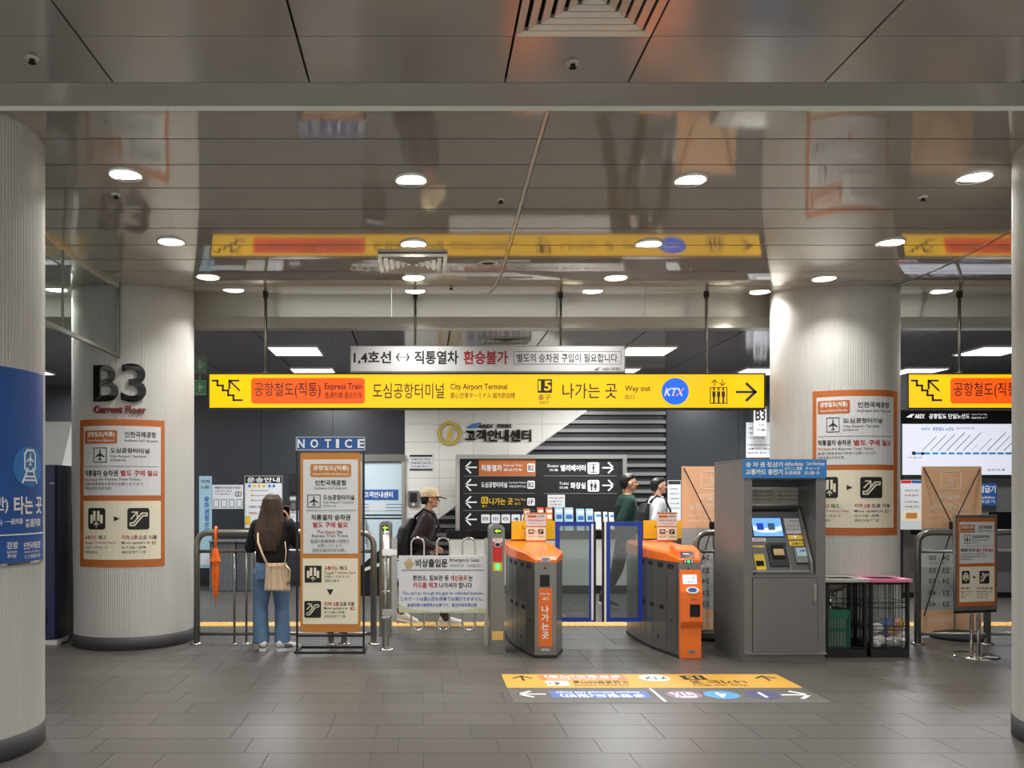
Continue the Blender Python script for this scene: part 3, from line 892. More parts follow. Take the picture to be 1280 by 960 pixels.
# ================================================================== smoke barrier at the left
gb = thing('glass_barrier', (-2.94, 7.2, 2.86), 'hanging glass smoke barrier between the two left columns', 'glass barrier')
bx = -2.94
ds = [5.6 + i * .25 for i in range(11)]
prof = [(5.6, 2.865), (8.1, 2.865)] + [(q, EYE + ceil_h(q) - .005) for q in ds[::-1]]
MB().prism(prof, 'x', bx - .004, bx + .004).build('glass_pane', 'glass', gb)
MB().box(bx - .014, bx + .014, 5.6, 8.115, 2.835, 2.868).build('bottom_rail', 'dsteel', gb)
MB().box(bx - .012, bx + .012, 8.085, 8.115, 2.83, EYE + ceil_h(8.1)).build('end_stile', 'dsteel', gb)
MB().box(bx - .008, bx + .008, 6.84, 6.86, 2.86, EYE + ceil_h(6.85)).build('hanger_rod', 'dsteel', gb)
mb = MB()
mb.prism([(q, EYE + ceil_h(q) - .03) for q in ds] + [(q, EYE + ceil_h(q)) for q in ds[::-1]], 'x', bx - .012, bx + .012).build('top_rail', 'fascia', gb)

# ================================================================== notice stand in amber
d = 8.02
ns = thing('notice_stand', (gx(413, d), d, 0), 'tall amber notice board in a black frame with a blue plate on top', 'notice stand')
a, b = gx(371, d), gx(455, d)
zt = gz(547, d)
mb = MB()
MB().box(a - .006, a + .012, d - .01, d + .02, 0.02, zt).build('frame_post', 'black', ns)
MB().box(b - .012, b + .006, d - .01, d + .02, 0.02, zt).build('frame_post', 'black', ns)
MB().box(a, b, d - .01, d + .02, gz(796, d), gz(793, d)).build('cross_bar', 'black', ns)
for yy in (8.28, 7.99):
    MB().box(a - .02, b + .006, yy - .012, yy + .012, 0, .022).build('base_bar', 'black', ns)
for X in (a, b): MB().box(X - .012, X + .012, 7.98, 8.29, 0.0, .022).build('base_bar', 'black', ns)
B = Board(Flat(d - .012), ns)
pl = B.R(370, 546, 456.5, 563, 'blue', .006, .02, 'top_plate')
B.F_(370, 546, 456.5, 563, 1.0, 'steel', .009, .006, 'plate_edge')
xs = [(372, 381), (388, 398), (406, 414), (420, 424), (431, 440), (447, 455.5)]
PB = Board(Flat(d - .012), pl)
for ch, (u, v) in zip('NOTICE', xs): PB.T(ch, u, 549, v, 560, 'white', .009, .03, name='letter')
B = Board(Flat(d - .012), B.R(375.5, 566, 450.5, 790, 'oframe', .004, .025, 'board', 3))
B.R(379, 574.5, 447.5, 692, 'paper', .006, .002, 'white_field')
B.R(378.5, 698, 447.5, 780, 'cream', .006, .002, 'cream_field')
w = .008
B.R(388, 580, 439, 596, 'oframe', w, .002, 'amber_label', 2)
B.T('공항철도(직통)', 391.5, 582, 436, 589, 'white', w + .002, .02)
B.T('Airport Railroad (Express)', 391, 591, 436, 594.5, 'white', w + .002, .0)
B.T('인천국제공항', 394, 600, 433, 607, 'ink', w, .02)
B.T("Incheon Int'l Airport", 393.5, 608.5, 434, 612.5, 'ink', w, 0)
B.poly(rrect(.04, .04, .96, .96, .05) + [[(.15 + u * .7, .14 + v * .74) for u, v in PLANE[0]]], 384, 618, 401, 634.5, 'ink', w)
B.T('도심공항터미널', 404, 618.5, 443, 625, 'ink', w, .015)
B.T('City Airport Terminal', 404, 626.5, 442, 630, 'ink', w, 0)
B.T('(Check-in)', 404, 631, 420, 634, 'ink', w, 0)
B.R(382.5, 637.5, 445, 638.2, 'grey', w, .001, 'divider')
B.T('직통열차 승차권', 389, 643, 438, 650.5, 'ink', w, .025)
B.T('별도 구매 필요', 391, 652.5, 435, 659.5, 'red', w, .02)
B.T('Purchase', 397.5, 662.5, 419, 667, 'red', w, 0); B.T('the', 421, 662.5, 428, 667, 'ink', w, 0)
B.T('Express Train Ticket.', 390, 668, 436, 672.5, 'ink', w, 0)
B.T('直通列車乗車券の発売が', 388, 674, 437, 679, 'grey', w, 0)
B.T('必要となります。', 397, 680, 429, 684, 'grey', w, 0)
B.T('须购买直达列车车票。', 390, 685.5, 432, 690, 'grey', w, 0)
B.R(381, 707, 402, 728, 'ink', w, .002, 'icon_plate'); B.poly(GATES, 382, 708, 401, 727, 'cream', w + .002)
B.T('교통카드', 405.5, 707.5, 422, 712.5, 'red', w, .015); B.T('태그', 425, 707.5, 434, 712.5, 'ink', w, .015)
B.T('Touch', 405.5, 714, 417, 718, 'ink', w, 0); B.T('T-money Card', 418.5, 714, 444, 718, 'red', w, 0)
B.T('交通カードをタッチ', 405.5, 719, 437, 722.5, 'grey', w, 0); B.T('请刷交通卡', 405.5, 724, 424, 727.5, 'grey', w, 0)
B.poly(TRI_D, 408.5, 736.5, 417, 744, 'ink', w, name='arrow')
B.R(380.5, 751, 401.5, 772, 'ink', w, .002, 'icon_plate', 2); B.poly(ESC, 381.5, 752, 400.5, 771, 'cream', w + .002)
B.T('지하 2층', 405, 752, 424, 757.5, 'red', w, .015); B.T('으로 이동', 425, 752, 443, 757.5, 'ink', w, .015)
B.T('Move upstairs to', 405, 758.5, 435, 762.5, 'ink', w, 0); B.T('B2', 438, 758.5, 444, 762.5, 'red', w, 0)
B.T('地下2階へ移動', 405, 763.5, 431, 767, 'grey', w, 0); B.T('请前往地下二楼', 405, 768.5, 432, 772, 'grey', w, 0)
for x, y in ((377.8, 784.5), (446.5, 784.5)):
    B.disc(x - 1, y - 1, x + 1, y + 1, 'chrome', w, .003, 'screw', 10)

# ================================================================== floor sticker
r = thing('floor_sticker', (gx(810, 6.7), 6.6, 0), 'yellow and grey direction sticker on the floor before the gates', 'floor sticker')
B = Board(Slope(6, .0002, 8, .0002), r)
def fquad(pts, m, w, name):
    vs = []
    for zz in (.0002, w):
        for x, y in pts:
            dd = fd(y); vs.append((gx(x, dd), dd, zz))
    n = len(pts)
    return pyd(name, vs, [tuple(range(n)), tuple(range(2 * n - 1, n - 1, -1))] + [(i, n + i, n + (i + 1) % n, (i + 1) % n) for i in range(n)], M[m], r)
d0, d1, d2 = fd(843), fd(860), fd(879)
xl, xr = gx(634, d1), gx(1004, d1)
def fq(xa, xb, da, db, m, w, name): return MB().box(xa, xb, da, db, .0002, w).build(name, m, r)
fq(xl, xr, d1, d0, 'stick', .002, 'yellow_field')
fq(xl, xr, d2, d1 - .004, 'stgrey', .002, 'grey_field')
B.poly(ARROW_U, 640, 845, 666, 851, 'ink', .003, name='arrow')
B.R(674, 844, 782, 850.5, 'stor', .003, .001, 'orange_label')
B.T('공항철도(직통)', 680, 844.6, 776, 847.6, 'white', .0036, .02, rot=1); B.T('Airport Railroad (Express)', 684, 848, 772, 850.3, 'white', .0036, 0, rot=1)
B.R(683, 851.5, 711, 857.5, 'white', .003, .001, 'white_label'); B.poly([[(v, u) for u, v in PLANE[0]]], 686, 852.2, 708, 857, 'ink', .004)
B.T('도심공항터미널', 717, 851.5, 786, 855, 'ink', .003, .01, rot=1); B.T('City Airport Terminal', 719, 855.6, 786, 857.8, 'ink', .003, 0, rot=1)
B.disc(799, 843.8, 837, 851.8, 'white', .003, .001, 'white_oval'); B.T('KTX', 804, 846, 832, 849.8, 'ink', .0036, .05, rot=1)
B.R(852, 844.8, 881, 850, 'ink', .003, .001, 'exit_plate'); B.T('15', 858, 845.5, 875, 849.4, 'stick', .0036, .03, rot=1)
B.T('나가는 곳', 863, 850.5, 932, 855, 'ink', .003, .01, rot=1); B.T('Way out 出口', 867, 855.5, 936, 858.2, 'ink', .003, .0, rot=1)
B.poly(ARROW_U, 944, 845, 970, 851, 'ink', .003, name='arrow')
B.poly(ARROW_L, 646, 864, 682, 872, 'white', .003, name='arrow')
B.R(688, 864, 811, 872.6, 'stlblue', .003, .001, 'blue_label')
B.T('Airport Railroad (All Stop)', 695, 864.4, 800, 867.2, 'white', .0036, 0, rot=1); B.T('공항철도(일반)', 700, 867.6, 806, 872.3, 'white', .0036, .03, rot=1)
MB().prism([(gx(811, fd(861)), fd(861)), (gx(814, fd(861)), fd(861)), (gx(834, fd(877.5)), fd(877.5)), (gx(830.5, fd(877.5)), fd(877.5))], 'z', .001, .003).build('white_divider', 'white', r)
for x0, x1, m, t in ((833.5, 877, 'stpurp', 'GTX'), (880.5, 924.5, 'stsky', '4'), (932, 975, 'stnavy', '1')):
    B.disc(x0, 864, x1, 874, m, .003, .001, 'line_disc')
    k = (x1 - x0) * (.16 if t == 'GTX' else .36 if t == '4' else .45)
    B.T(t, x0 + k, 866, x1 - k, 872.5, 'white', .0036, .02, rot=1)
B.poly([[(u * .9 + .1 * v, 1 - v) if 0 else (u, v) for u, v in p] for p in ARROW_R], 977, 864, 1014, 874, 'white', .003, name='arrow')

# ================================================================== railings
def rail(name, xa, xb, d, label, bend_a=True, bend_b=True, posts=(), thin=(), ztop=1.13):
    """steel guard rail from world X xa to xb; a bent tube on top, two cross tubes, posts with floor flanges"""
    o = thing(name, ((xa + xb) / 2, d, 0), label, 'railing', 'steel railings')
    R = .032
    pts = []
    if bend_a: pts += [(xa, d, .0), (xa, d, ztop - .14)] + arc((xa, d, ztop - .14), (xa, d, ztop), (xa + .14, d, ztop))[1:]
    else: pts += [(xa, d, ztop)]
    if bend_b: pts += arc((xb - .14, d, ztop), (xb, d, ztop), (xb, d, ztop - .14)) + [(xb, d, 0)]
    else: pts += [(xb, d, ztop)]
    MB().tube(pts, R, 12).build('top_tube', 'dsteel', o, True)
    for z in (ztop - .19, .105): MB().tube([(xa, d, z), (xb, d, z)], .018, 10).build('cross_tube', 'dsteel', o, True)
    ends = ([xa] if bend_a else []) + ([xb] if bend_b else [])
    for X in posts: MB().tube([(X, d, 0), (X, d, ztop)], R, 12).build('post', 'dsteel', o, True)
    for X in thin: MB().tube([(X, d, 0), (X, d, ztop - .19)], .012, 10).build('baluster', 'dsteel', o, True)
    for X in list(posts) + ends: MB().lathe((X, d, 0), [(.062, 0), (.06, .012), (.035, .02)], 18).build('floor_flange', 'chrome', o, True)
    for X in thin: MB().lathe((X, d, 0), [(.04, 0), (.04, .008), (.014, .014)], 14).build('floor_flange', 'chrome', o, True)
    return o
rd = 8.50
q = lambda x: gx(x, rd)
rail('guard_rail', q(246), q(467), rd, 'steel guard rail behind the woman and the amber notice stand', posts=(q(320), q(414), q(430)), thin=(q(293), q(308)))
rail('guard_rail', 2.76, 3.62, 8.50, 'steel guard rail between the right turnstile and the ticket machine', thin=(3.1,))
rail('guard_rail', q(1147), 8.4, rd, 'steel guard rail behind the bins and the chrome sign stand', posts=(q(1234), 6.8), thin=(6.2,))

# ================================================================== umbrella on the rail
X = gx(269.5, rd - .05); Y = rd - .055
um = thing('umbrella', (X, Y, .48), 'closed orange umbrella hooked on the guard rail', 'umbrella')
MB().tube([(X, Y + .045, 1.06), (X, Y + .075, 1.15), (X, Y + .055, 1.175), (X, Y + .02, 1.185), (X, Y - .005, 1.16), (X, Y, 1.08), (X, Y, .86)], .014, 10).build('hook_handle', 'umb', um, True)
n = 14
vs = []
prof = [(.018, .98), (.033, .93), (.040, .88), (.050, .845), (.032, .83), (.036, .74), (.030, .60), (.018, .50), (.006, .475)]
for rr, z in prof:
    for j in range(n):
        k = rr * (1 + (.16 if j % 2 else -.12))
        t = 2 * math.pi * j / n + z * 1.2
        vs.append((X + k * math.cos(t), Y + k * math.sin(t) * .8, z))
fs = [(i * n + j, i * n + (j + 1) % n, (i + 1) * n + (j + 1) % n, (i + 1) * n + j)[::-1] for i in range(len(prof) - 1) for j in range(n)]
pyd('folded_canopy', vs, fs, M['umb'], um)
MB().tube([(X, Y, .48), (X, Y, .40)], .006, 8).build('tip', 'orange', um)
MB().lathe((X, Y, .815), [(.036, 0), (.037, .02)], 14, False).build('closing_strap', 'odark', um)

# ================================================================== emergency gate
gd = 8.12
eg = thing('emergency_gate', (gx(553, gd), gd, 0), 'steel emergency gate with three loop bars and white notice panel', 'gate')
for i in range(3):
    xa, xb = gx(514 + 32 * i, gd), gx(530 + 32 * i, gd)
    r_ = (xb - xa) / 2; c_ = (xa + xb) / 2
    zt, zb = gz(672, gd) - r_, gz(788, gd) + r_
    pts = [(c_ + r_ * math.cos(t), gd, zt + r_ * math.sin(t)) for t in [math.pi * k / 8 for k in range(9)]]
    pts += [(c_ - r_ * math.cos(t), gd, zb - r_ * math.sin(t)) for t in [math.pi * k / 8 for k in range(9)]] + [(c_ + r_, gd, zt)]
    MB().tube(pts, .0095, 8, cap=False).build('loop_bar', 'chrome', eg, True)
for y in (700, 760):
    MB().tube([(gx(494, gd), gd, gz(y, gd)), (gx(607, gd), gd, gz(y, gd))], .012, 8).build('cross_tube', 'steel', eg, True)
MB().box(gx(489.5, gd), gx(496.5, gd), gd - .03, gd + .03, gz(777, gd), gz(671, gd)).build('hinge_stile', 'steel', eg, bevel=.012)
MB().box(gx(605.5, gd), gx(610, gd), gd - .02, gd + .02, gz(806, gd), gz(672, gd)).build('latch_stile', 'steel', eg, bevel=.01)
for y in (690, 765): MB().box(gx(478, gd), gx(496, gd), gd - .035, gd + .0, gz(y + 4, gd), gz(y - 4, gd)).build('hinge', 'chrome', eg, bevel=.006)
B = Board(Flat(gd - .035), eg)
B = Board(Flat(gd - .035), B.R(498.5, 694.5, 608.5, 766, 'paper', .0, .012, 'notice_panel'))
B.poly([[(.2, 0), (.7, 0), (.85, .3), (1, .6), (.9, .66), (.75, .5), (.78, .9), (.66, .92), (.6, .6), (.56, 1), (.43, 1), (.42, .6), (.3, .92), (.2, .86), (.26, .5), (.08, .72), (0, .62), (.1, .3)]], 505, 697.5, 518, 711, 'gold', .002)
B.T('비상출입문', 519.5, 698.5, 559.5, 709, 'ink', bold=.018); B.T('Emergency Gate', 562, 697.5, 599, 703.5, 'ink', bold=0); B.T('비상게이트 · 비상출입구', 563, 705, 601, 709, 'grey', bold=0)
B.R(502, 712.3, 605, 713, 'ink', .002, .001, 'divider')
B.T('환전소, 짐보관 등', 516, 719, 561, 726, 'ink', bold=.012); B.T('개인용무', 563, 719, 584, 726, 'red', bold=.015); B.T('는', 585.5, 719, 591, 726, 'ink', bold=.012)
B.T('카드를 찍고', 516.5, 728, 547, 735, 'red', bold=.015); B.T('나가셔야 합니다', 549, 728, 590, 735, 'ink', bold=.012)
B.T("You can't go through this gate for individual business.", 503, 739, 604, 744.5, 'blue', bold=0)
B.T('このゲートは個人的な用事では通行できません。', 501, 746, 604, 751, 'blue', bold=.005)
B.T('直通列車の乗車券が必要です。直达列车车票必要', 509, 754, 596, 758.5, 'blue', bold=.005)
B.poly([[(0, 0), (1, 0), (1, .3), (.9, .5), (.75, .2), (.4, .1), (.15, .3), (0, .8)]], 498.7, 753, 608, 765.5, 'palegr', .0012, .0008, 'pale_print')
# left post of the gate, and the far post with green arrow
pd = 8.2
gp = thing('gate_post', (gx(482, pd), pd, 0), 'round steel gate post left of the emergency gate', 'post')
MB().tube([(gx(482, pd), pd, 0), (gx(482, pd), pd, gz(668, pd))], .035, 14).build('shaft', 'steel', gp, True)
MB().lathe((gx(482, pd), pd, gz(668, pd)), [(.035, 0), (.03, .03), (.0005, .045)], 14, False).build('dome_cap', 'chrome', gp, True)
MB().lathe((gx(482, pd), pd, 0), [(.075, 0), (.07, .012), (.036, .02)], 16).build('floor_flange', 'chrome', gp, True)
for z in (.3, .55, .9): MB().lathe((gx(482, pd), pd, z), [(.042, 0), (.042, .03)], 14).build('clamp_ring', 'chrome', gp, True)
def reader_post(x0, x1, ytop, d, label, full):
    o = thing('reader_post', (gx((x0 + x1) / 2, d), d, 0), label, 'gate post', 'reader posts')
    a, b = gx(x0, d), gx(x1, d); zt = gz(ytop, d)
    pr = [(a, 0), (b, 0), (b, zt - .03), (b - .03, zt), (a + .03, zt), (a, zt - .03)]
    MB().prism(pr, 'y', d, d + .34).build('housing', 'dsteel', o, bevel=.006)
    MB().box(a - .01, b + .01, d - .01, d + .35, 0, .02).build('foot', 'dsteel', o)
    B = Board(Flat(d), o)
    w = x1 - x0
    B.R(x0 + w * .22, ytop + 4.5, x1 - w * .22, ytop + 11, 'blackg', .002, .003, 'display', 2)
    B.poly([[(0, .5), (.45, 1), (.45, .7), (1, .7), (1, .3), (.45, .3), (.45, 0)]], x0 + w * .28, ytop + 5.2, x1 - w * .28, ytop + 10.2, 'lime', .004, name='arrow')
    if full:
        B.R(x0 + 3, ytop + 17, x1 - 3, ytop + 46, 'redpan', .003, .004, 'red_panel')
        B.R(x0 + 3, ytop + 17, x1 - 3, ytop + 21.5, 'white', .005, .003, 'white_label'); B.T('교통카드', x0 + 4, ytop + 18, x1 - 4, ytop + 20.8, 'red', .006, 0)
        B.disc(x0 + 4.5, ytop + 21.5, x1 - 4.5, ytop + 28, 'paper', .006, .003, 'reader_ring', 18); B.disc(x0 + 5.7, ytop + 22.7, x1 - 5.7, ytop + 27, 'ink', .008, .002, 'reader_pad', 18)
        B.R(x0 + 3, ytop + 47, x1 - 3, ytop + 58, 'tagyel', .003, .004, 'yellow_label')
        B.disc(x0 + 6, ytop + 48.5, x1 - 6, ytop + 56.5, 'gled', .006, .003, 'green_lamp', 18); B.T('1', x0 + 8.6, ytop + 50, x1 - 8.6, ytop + 55, 'white', .008, .03)
        B.R(x0 + 2, 789, x1 - 2, 800, 'tactile', .002, .002, 'sticker')
    return o
reader_post(613, 631, 656, 7.97, 'narrow reader post with red panel right of the emergency gate', True)
reader_post(474, 489, 652, 9.0, 'narrow reader post with green arrow behind the backpack of the old man', False)

# ================================================================== turnstiles
def boat(X0, e=0.0):
    return [(X0 + e * .2, 7.76), (X0 - .05 - e, 7.95), (X0 - .11 - e, 8.25), (X0 - .145 - e, 8.6), (X0 - .15 - e, 8.95), (X0 - .13 - e, 9.2), (X0 + .30 + e, 9.2), (X0 + .31 + e, 8.8), (X0 + .31 + e, 8.1), (X0 + .20 - e * .2, 7.76)]
def cap_mesh(X0, o, front):
    p = boat(X0, .006)
    zb = .885
    def zt(y): return .965 + (y - 7.76) / 1.44 * .055
    n = len(p)
    cx = X0 + .08
    inner = [(cx + (a - cx) * .90, 8.48 + (b - 8.48) * .96) for a, b in p]
    vs = [(a, b, zb) for a, b in p] + [(a, b, zt(b) - (.02 if b > 7.8 else .055)) for a, b in p] + [(a, b, zt(b) - (0 if b > 7.9 else .03)) for a, b in inner]
    fs = [tuple(range(n))[::-1]] + [(k * n + i, k * n + (i + 1) % n, (k + 1) * n + (i + 1) % n, (k + 1) * n + i)[::-1] for k in (0, 1) for i in range(n)] + [tuple(range(2 * n, 3 * n))[::-1]]
    mb = MB().add(vs, fs)
    return mb.build('orange_cap', 'oplast', o)
def turnstile(X0, label):
    o = thing('turnstile', (X0 + .1, 8.4, 0), label, 'turnstile', 'orange ticket turnstiles')
    p = boat(X0)
    MB().prism(p, 'z', .03, .885).build('cabinet', 'dsteel', o)
    MB().prism(boat(X0, .006), 'z', 0, .03).build('foot', 'rubber', o)
    cap_mesh(X0, o, True)
    # slots, seams and locks on the side that faces the passage
    def side(t, z, w, h, m, name, e=.002):
        segs = [(Vector((p[i][0], p[i][1], 0)), Vector((p[i + 1][0], p[i + 1][1], 0))) for i in range(4)]
        i = min(int(t), 3); f = t - i
        a, b = segs[i]; c = a.lerp(b, f); tt = (b - a).normalized(); nn = Vector((-tt.y, tt.x, 0))
        if nn.x > 0: nn = -nn
        k = 10
        vs = []
        for ee in (-.01, e):
            for j in range(k):
                u = 2 * math.pi * j / k
                cu, su = math.cos(u), math.sin(u)
                sx = (abs(cu) ** .5) * (1 if cu > 0 else -1); sz = (abs(su) ** .5) * (1 if su > 0 else -1)
                vs.append(c + tt * sx * w / 2 + nn * ee + Vector((0, 0, z + sz * h / 2)))
        fs = [tuple(range(k)), tuple(range(k, 2 * k))] + [(j, (j + 1) % k, k + (j + 1) % k, k + j) for j in range(k)]
        return MB().add(vs, fs).build(name, m, o)
    for t in (.72, 1.45, 2.15, 2.8):
        side(t, .84, .115, .045, 'pit', 'sensor_slot')
        if t > 1: side(t - .1, .44, .10, .04, 'pit', 'sensor_slot')
    for t in (.15, 1.05, 2.02, 2.5): side(t, .45, .006, .80, 'pit', 'panel_seam', .0012)
    side(.6, .33, .02, .03, 'pit', 'lock'); side(1.6, .14, .03, .03, 'pit', 'lock')
    return o
t1 = turnstile(1.03, 'turnstile with a steel front and vertical orange lettering strip')
B = Board(Flat(7.758), t1)
B.disc(680, 709, 682.5, 711.5, 'pit', .002, .002, 'lens', 10)
B.R(675, 718.5, 687, 733.5, 'blackg', .003, .004, 'ticket_window')
B.R(673, 735, 690, 808, 'odark', .002, .003, 'orange_strip')
B.T('Way Out', 675, 741, 688, 744, 'white', bold=.015); B.T('出口', 678.5, 746.5, 685.5, 750, 'white', bold=.015)
for ch, y in zip('나가는곳', (757, 767.5, 778.5, 789.5)): B.T(ch, 677, y, 686, y + 9, 'white', bold=.03, name='letter')
B.R(677, 811, 687, 813.5, 'paper', .002, .002, 'number_tag'); B.T('1601', 678, 811.4, 686, 813.2, 'ink', bold=0)
B = Board(Flat(7.745), t1)
B.R(675.5, 696.5, 688, 702, 'paper', .003, .008, 'logo_tag', 2); B.T('AREX', 677, 697.5, 686.5, 701, 'blue', .005, .02, shear=.2)
t2 = turnstile(2.36, 'turnstile with an orange card reader front beside the ticket machine')
xa, xb = 2.365, 2.565
prof = [(7.745, 0), (7.745, .28), (7.70, .345), (7.70, .62), (7.735, .71), (7.765, .84), (7.765, .90), (7.82, 1.0), (7.95, 1.03), (8.05, 1.03), (8.05, .86), (7.90, .5), (7.90, 0)]
MB().prism(prof, 'x', xa, xb).build('reader_front', 'oplast', t2, bevel=.006)
B = Board(Slope(7.765, .90, 7.82, 1.0), t2)
def pz(z, d): return CY + (EYE - z) * F / d
B.R(849, pz(.985, 7.81), 868, pz(.918, 7.775), 'redpan', .003, .006, 'display_frame'); B.R(851, pz(.978, 7.805), 866.5, pz(.924, 7.78), 'blackg', .005, .003, 'display')
B.R(853, pz(.966, 7.80), 861, pz(.955, 7.79), 'paper', .006, .001, 'display_text')
B = Board(Flat(7.76), t2)
B.R(854, 699.5, 867.5, 703.8, 'pit', .002, .004, 'lamp_strip', 1.5)
for x, m in ((855, 'paper'), (858.7, 'gled'), (863.7, 'paper')): B.disc(x, 700, x + (4 if m == 'gled' else 3), 703.5, m, .004, .002, 'indicator_lamp', 12)
B.disc(859.5, 709.5, 861.5, 711.5, 'pit', .002, .003, 'lens', 10)
B = Board(Slope(7.735, .71, 7.765, .84), t2)
B.R(853.5, 718.5, 871, 731.5, 'screenw', .003, .006, 'screen'); B.T('카드를', 857, 721, 868, 724, 'orange', .004, 0); B.T('직통열차', 856, 726, 869, 729, 'orange', .004, 0)
B = Board(Slope(7.70, .62, 7.735, .71), t2)
B.disc(857.5, 733.5, 873.5, 742, 'white', .004, .006, 'reader_ring', 20); B.disc(860, 735, 871, 740.5, 'blue', .006, .002, 'reader_pad', 20)
B = Board(Flat(7.698), t2)
B.T('→→→', 864, 748, 873, 750.5, 'ink', .001, .0); B.R(862.5, 755.5, 875, 771, 'blackg', .003, .006, 'ticket_slot')
B = Board(Flat(7.743), t2)
B.R(860, 812.5, 869, 816.5, 'steel', .002, .002, 'number_tag', 1); B.T('1602', 861, 813.3, 868, 815.6, 'ink', bold=0)
def mini_notice(xc, y0, y1, d, label):
    o = thing('table_notice', (gx(xc, d), d, gz(y1, d)), label, 'notice', 'small notices on the turnstiles')
    B = Board(Flat(d), o); W = 25; H = y1 - y0; X = xc - W / 2
    B.R(X, y0, X + W, y1, 'paper', .0, .006, 'card')
    B.R(X, y0, X + W, y0 + 2, 'orange', .001, .001, 'orange_band'); B.R(X, y0 + 17, X + W, y0 + 18.5, 'orange', .001, .001, 'orange_band'); B.R(X, y1 - 1.5, X + W, y1, 'orange', .001, .001, 'orange_band')
    B.R(X + 1, y0 + 18.5, X + W - 1, y1 - 1.5, 'cream', .001, .001, 'cream_field')
    B.R(X + 2, y0 + 3.5, X + 13, y0 + 6.5, 'orange', .002, .001, 'orange_label', .8)
    B.T('인천국제공항', X + 14, y0 + 3.5, X + 23, y0 + 6.3, 'ink', .002, 0); B.T('직통열차 승차권 별도 구매', X + 2, y0 + 8.5, X + 23, y0 + 11.3, 'red', .002, .0); B.T('the Express Train', X + 3, y0 + 13, X + 20, y0 + 15, 'grey', .002, 0)
    B.R(X + 3, y0 + 21, X + 10, y0 + 27, 'ink', .002, .001, 'icon_plate', 1); B.R(X + 15, y0 + 21, X + 22, y0 + 27, 'ink', .002, .001, 'icon_plate', 1)
    B.poly(GATES, X + 3.5, y0 + 21.3, X + 9.5, y0 + 26.7, 'cream', .003); B.poly(ESC, X + 15.5, y0 + 21.3, X + 21.5, y0 + 26.7, 'cream', .003); B.poly(TRI_R, X + 11.5, y0 + 23, X + 13.5, y0 + 25, 'ink', .002, name='arrow')
    B.T('교통카드 태그', X + 2.5, y0 + 29, X + 11, y0 + 31.3, 'red', .002, 0); B.T('지하 2층으로', X + 14, y0 + 29, X + 23, y0 + 31.3, 'ink', .002, 0)
    return o
def yellow_screen(x0, x1, y0, y1, d, label):
    o = thing('yellow_plate', (gx((x0 + x1) / 2, d), d, gz(y1, d)), label, 'plate', 'yellow plates on the turnstiles')
    B = Board(Flat(d), o); B.R(x0, y0, x1, y1, 'yplast', 0, .012, 'plate'); B.T('나', x0 + 14, y0 + 5.5, x0 + 20, y0 + 11, 'ink', .001, 0); B.T('가', x0 + 16, y0 + 14, x0 + 20, y0 + 19, 'ink', .001, 0)
    MB().box(gx(x0, d), gx(x1, d), d - .0, d + .03, gz(y1, d) - .001, gz(y1, d) + .01).build('foot_strip', 'dsteel', o)
    return o
yellow_screen(639.5, 694, 651, 675.5, 9.1, 'yellow plate standing on the turnstile with the lettering strip')
yellow_screen(804.5, 855, 650.5, 674.5, 9.1, 'yellow plate standing on the turnstile with the reader front')
mini_notice(670, 640.5, 676.8, 9.0, 'small orange and white notice before the yellow plate on the steel-fronted turnstile')
mini_notice(834, 640.5, 676.5, 9.0, 'small orange and white notice before the yellow plate on the reader-fronted turnstile')
# glass flaps
def flap(x0, x1, label):
    d = 8.5
    o = thing('gate_flap', (gx((x0 + x1) / 2, d), d, gz(777, d)), label, 'gate flap', 'glass gate flaps')
    a, b, zb, zt = gx(x0, d), gx(x1, d), gz(777, d), gz(652, d)
    B = Board(Flat(d), o)
    B.F_(x0, 652, x1, 777, 5.5, 'flap', .012, .024, 'blue_frame')
    MB().box(a + .03, b - .03, d - .004, d + .004, zb + .03, zt - .03).build('glass_pane', 'flapg', o)
    return o
flap(694, 742, 'blue-framed glass flap at the turnstile with the lettering strip')
flap(757, 803, 'blue-framed glass flap at the turnstile with the reader front')
for xc, lab in ((744.5, 'black and white rubber edge post of the flap near the lettering strip'), (755, 'black and white rubber edge post of the flap near the reader front')): pass
for o_, x0, x1 in ((bpy.data.objects['gate_flap'], 742, 744.5), (bpy.data.objects['gate_flap.001'], 752.5, 755)):
    B = Board(Flat(8.5), o_)
    B.R(x0, 652, x1, 777, 'black', .014, .028, 'rubber_edge')
B = Board(Flat(8.5), bpy.data.objects['gate_flap']); B.R(738.8, 655, 741.5, 775, 'white', .014, .004, 'white_strip')
B = Board(Flat(8.5), bpy.data.objects['gate_flap.001']); B.R(755, 652, 757.5, 777, 'white', .014, .028, 'white_strip')

# ================================================================== ticket adjustment machine
md, mb_ = 7.57, 8.34
tm = thing('ticket_machine', (3.26, 7.95, 0), 'grey ticket adjustment machine with a blue header before the right column', 'ticket machine')
a, b = gx(930, md), gx(1032, md)
a2, b2 = gx(940, md), gx(1020, md)
zr0, zr1, zt = gz(719, md), gz(598, md), gz(574, md)
body = MB()
body.box(a, b, md + .40, mb_, .09, zt - .01).box(a, a2, md, md + .40, .09, zt - .01).box(b2, b, md, md + .40, .09, zt - .01)
body.box(a2, b2, md, md + .40, .09, zr0).box(a2, b2, md, md + .40, zr1, zt - .01)
body.build('cabinet', 'machine', tm)
MB().box(a + .0, b - .0, md + .015, mb_ - .02, 0, .09).build('plinth', 'machine', tm)
MB().box(a - .004, b + .004, md - .012, md + .02, .075, .092).build('plinth_ledge', 'chrome', tm)
MB().box(a - .005, b + .005, md - .01, mb_, zt - .01, zt).build('top_plate', 'steel', tm)
B = Board(Flat(md), tm)
hd = B.R(928.5, 574.5, 1032.5, 597.5, 'sky', .012, .02, 'header_panel')
B = Board(Flat(md), hd)
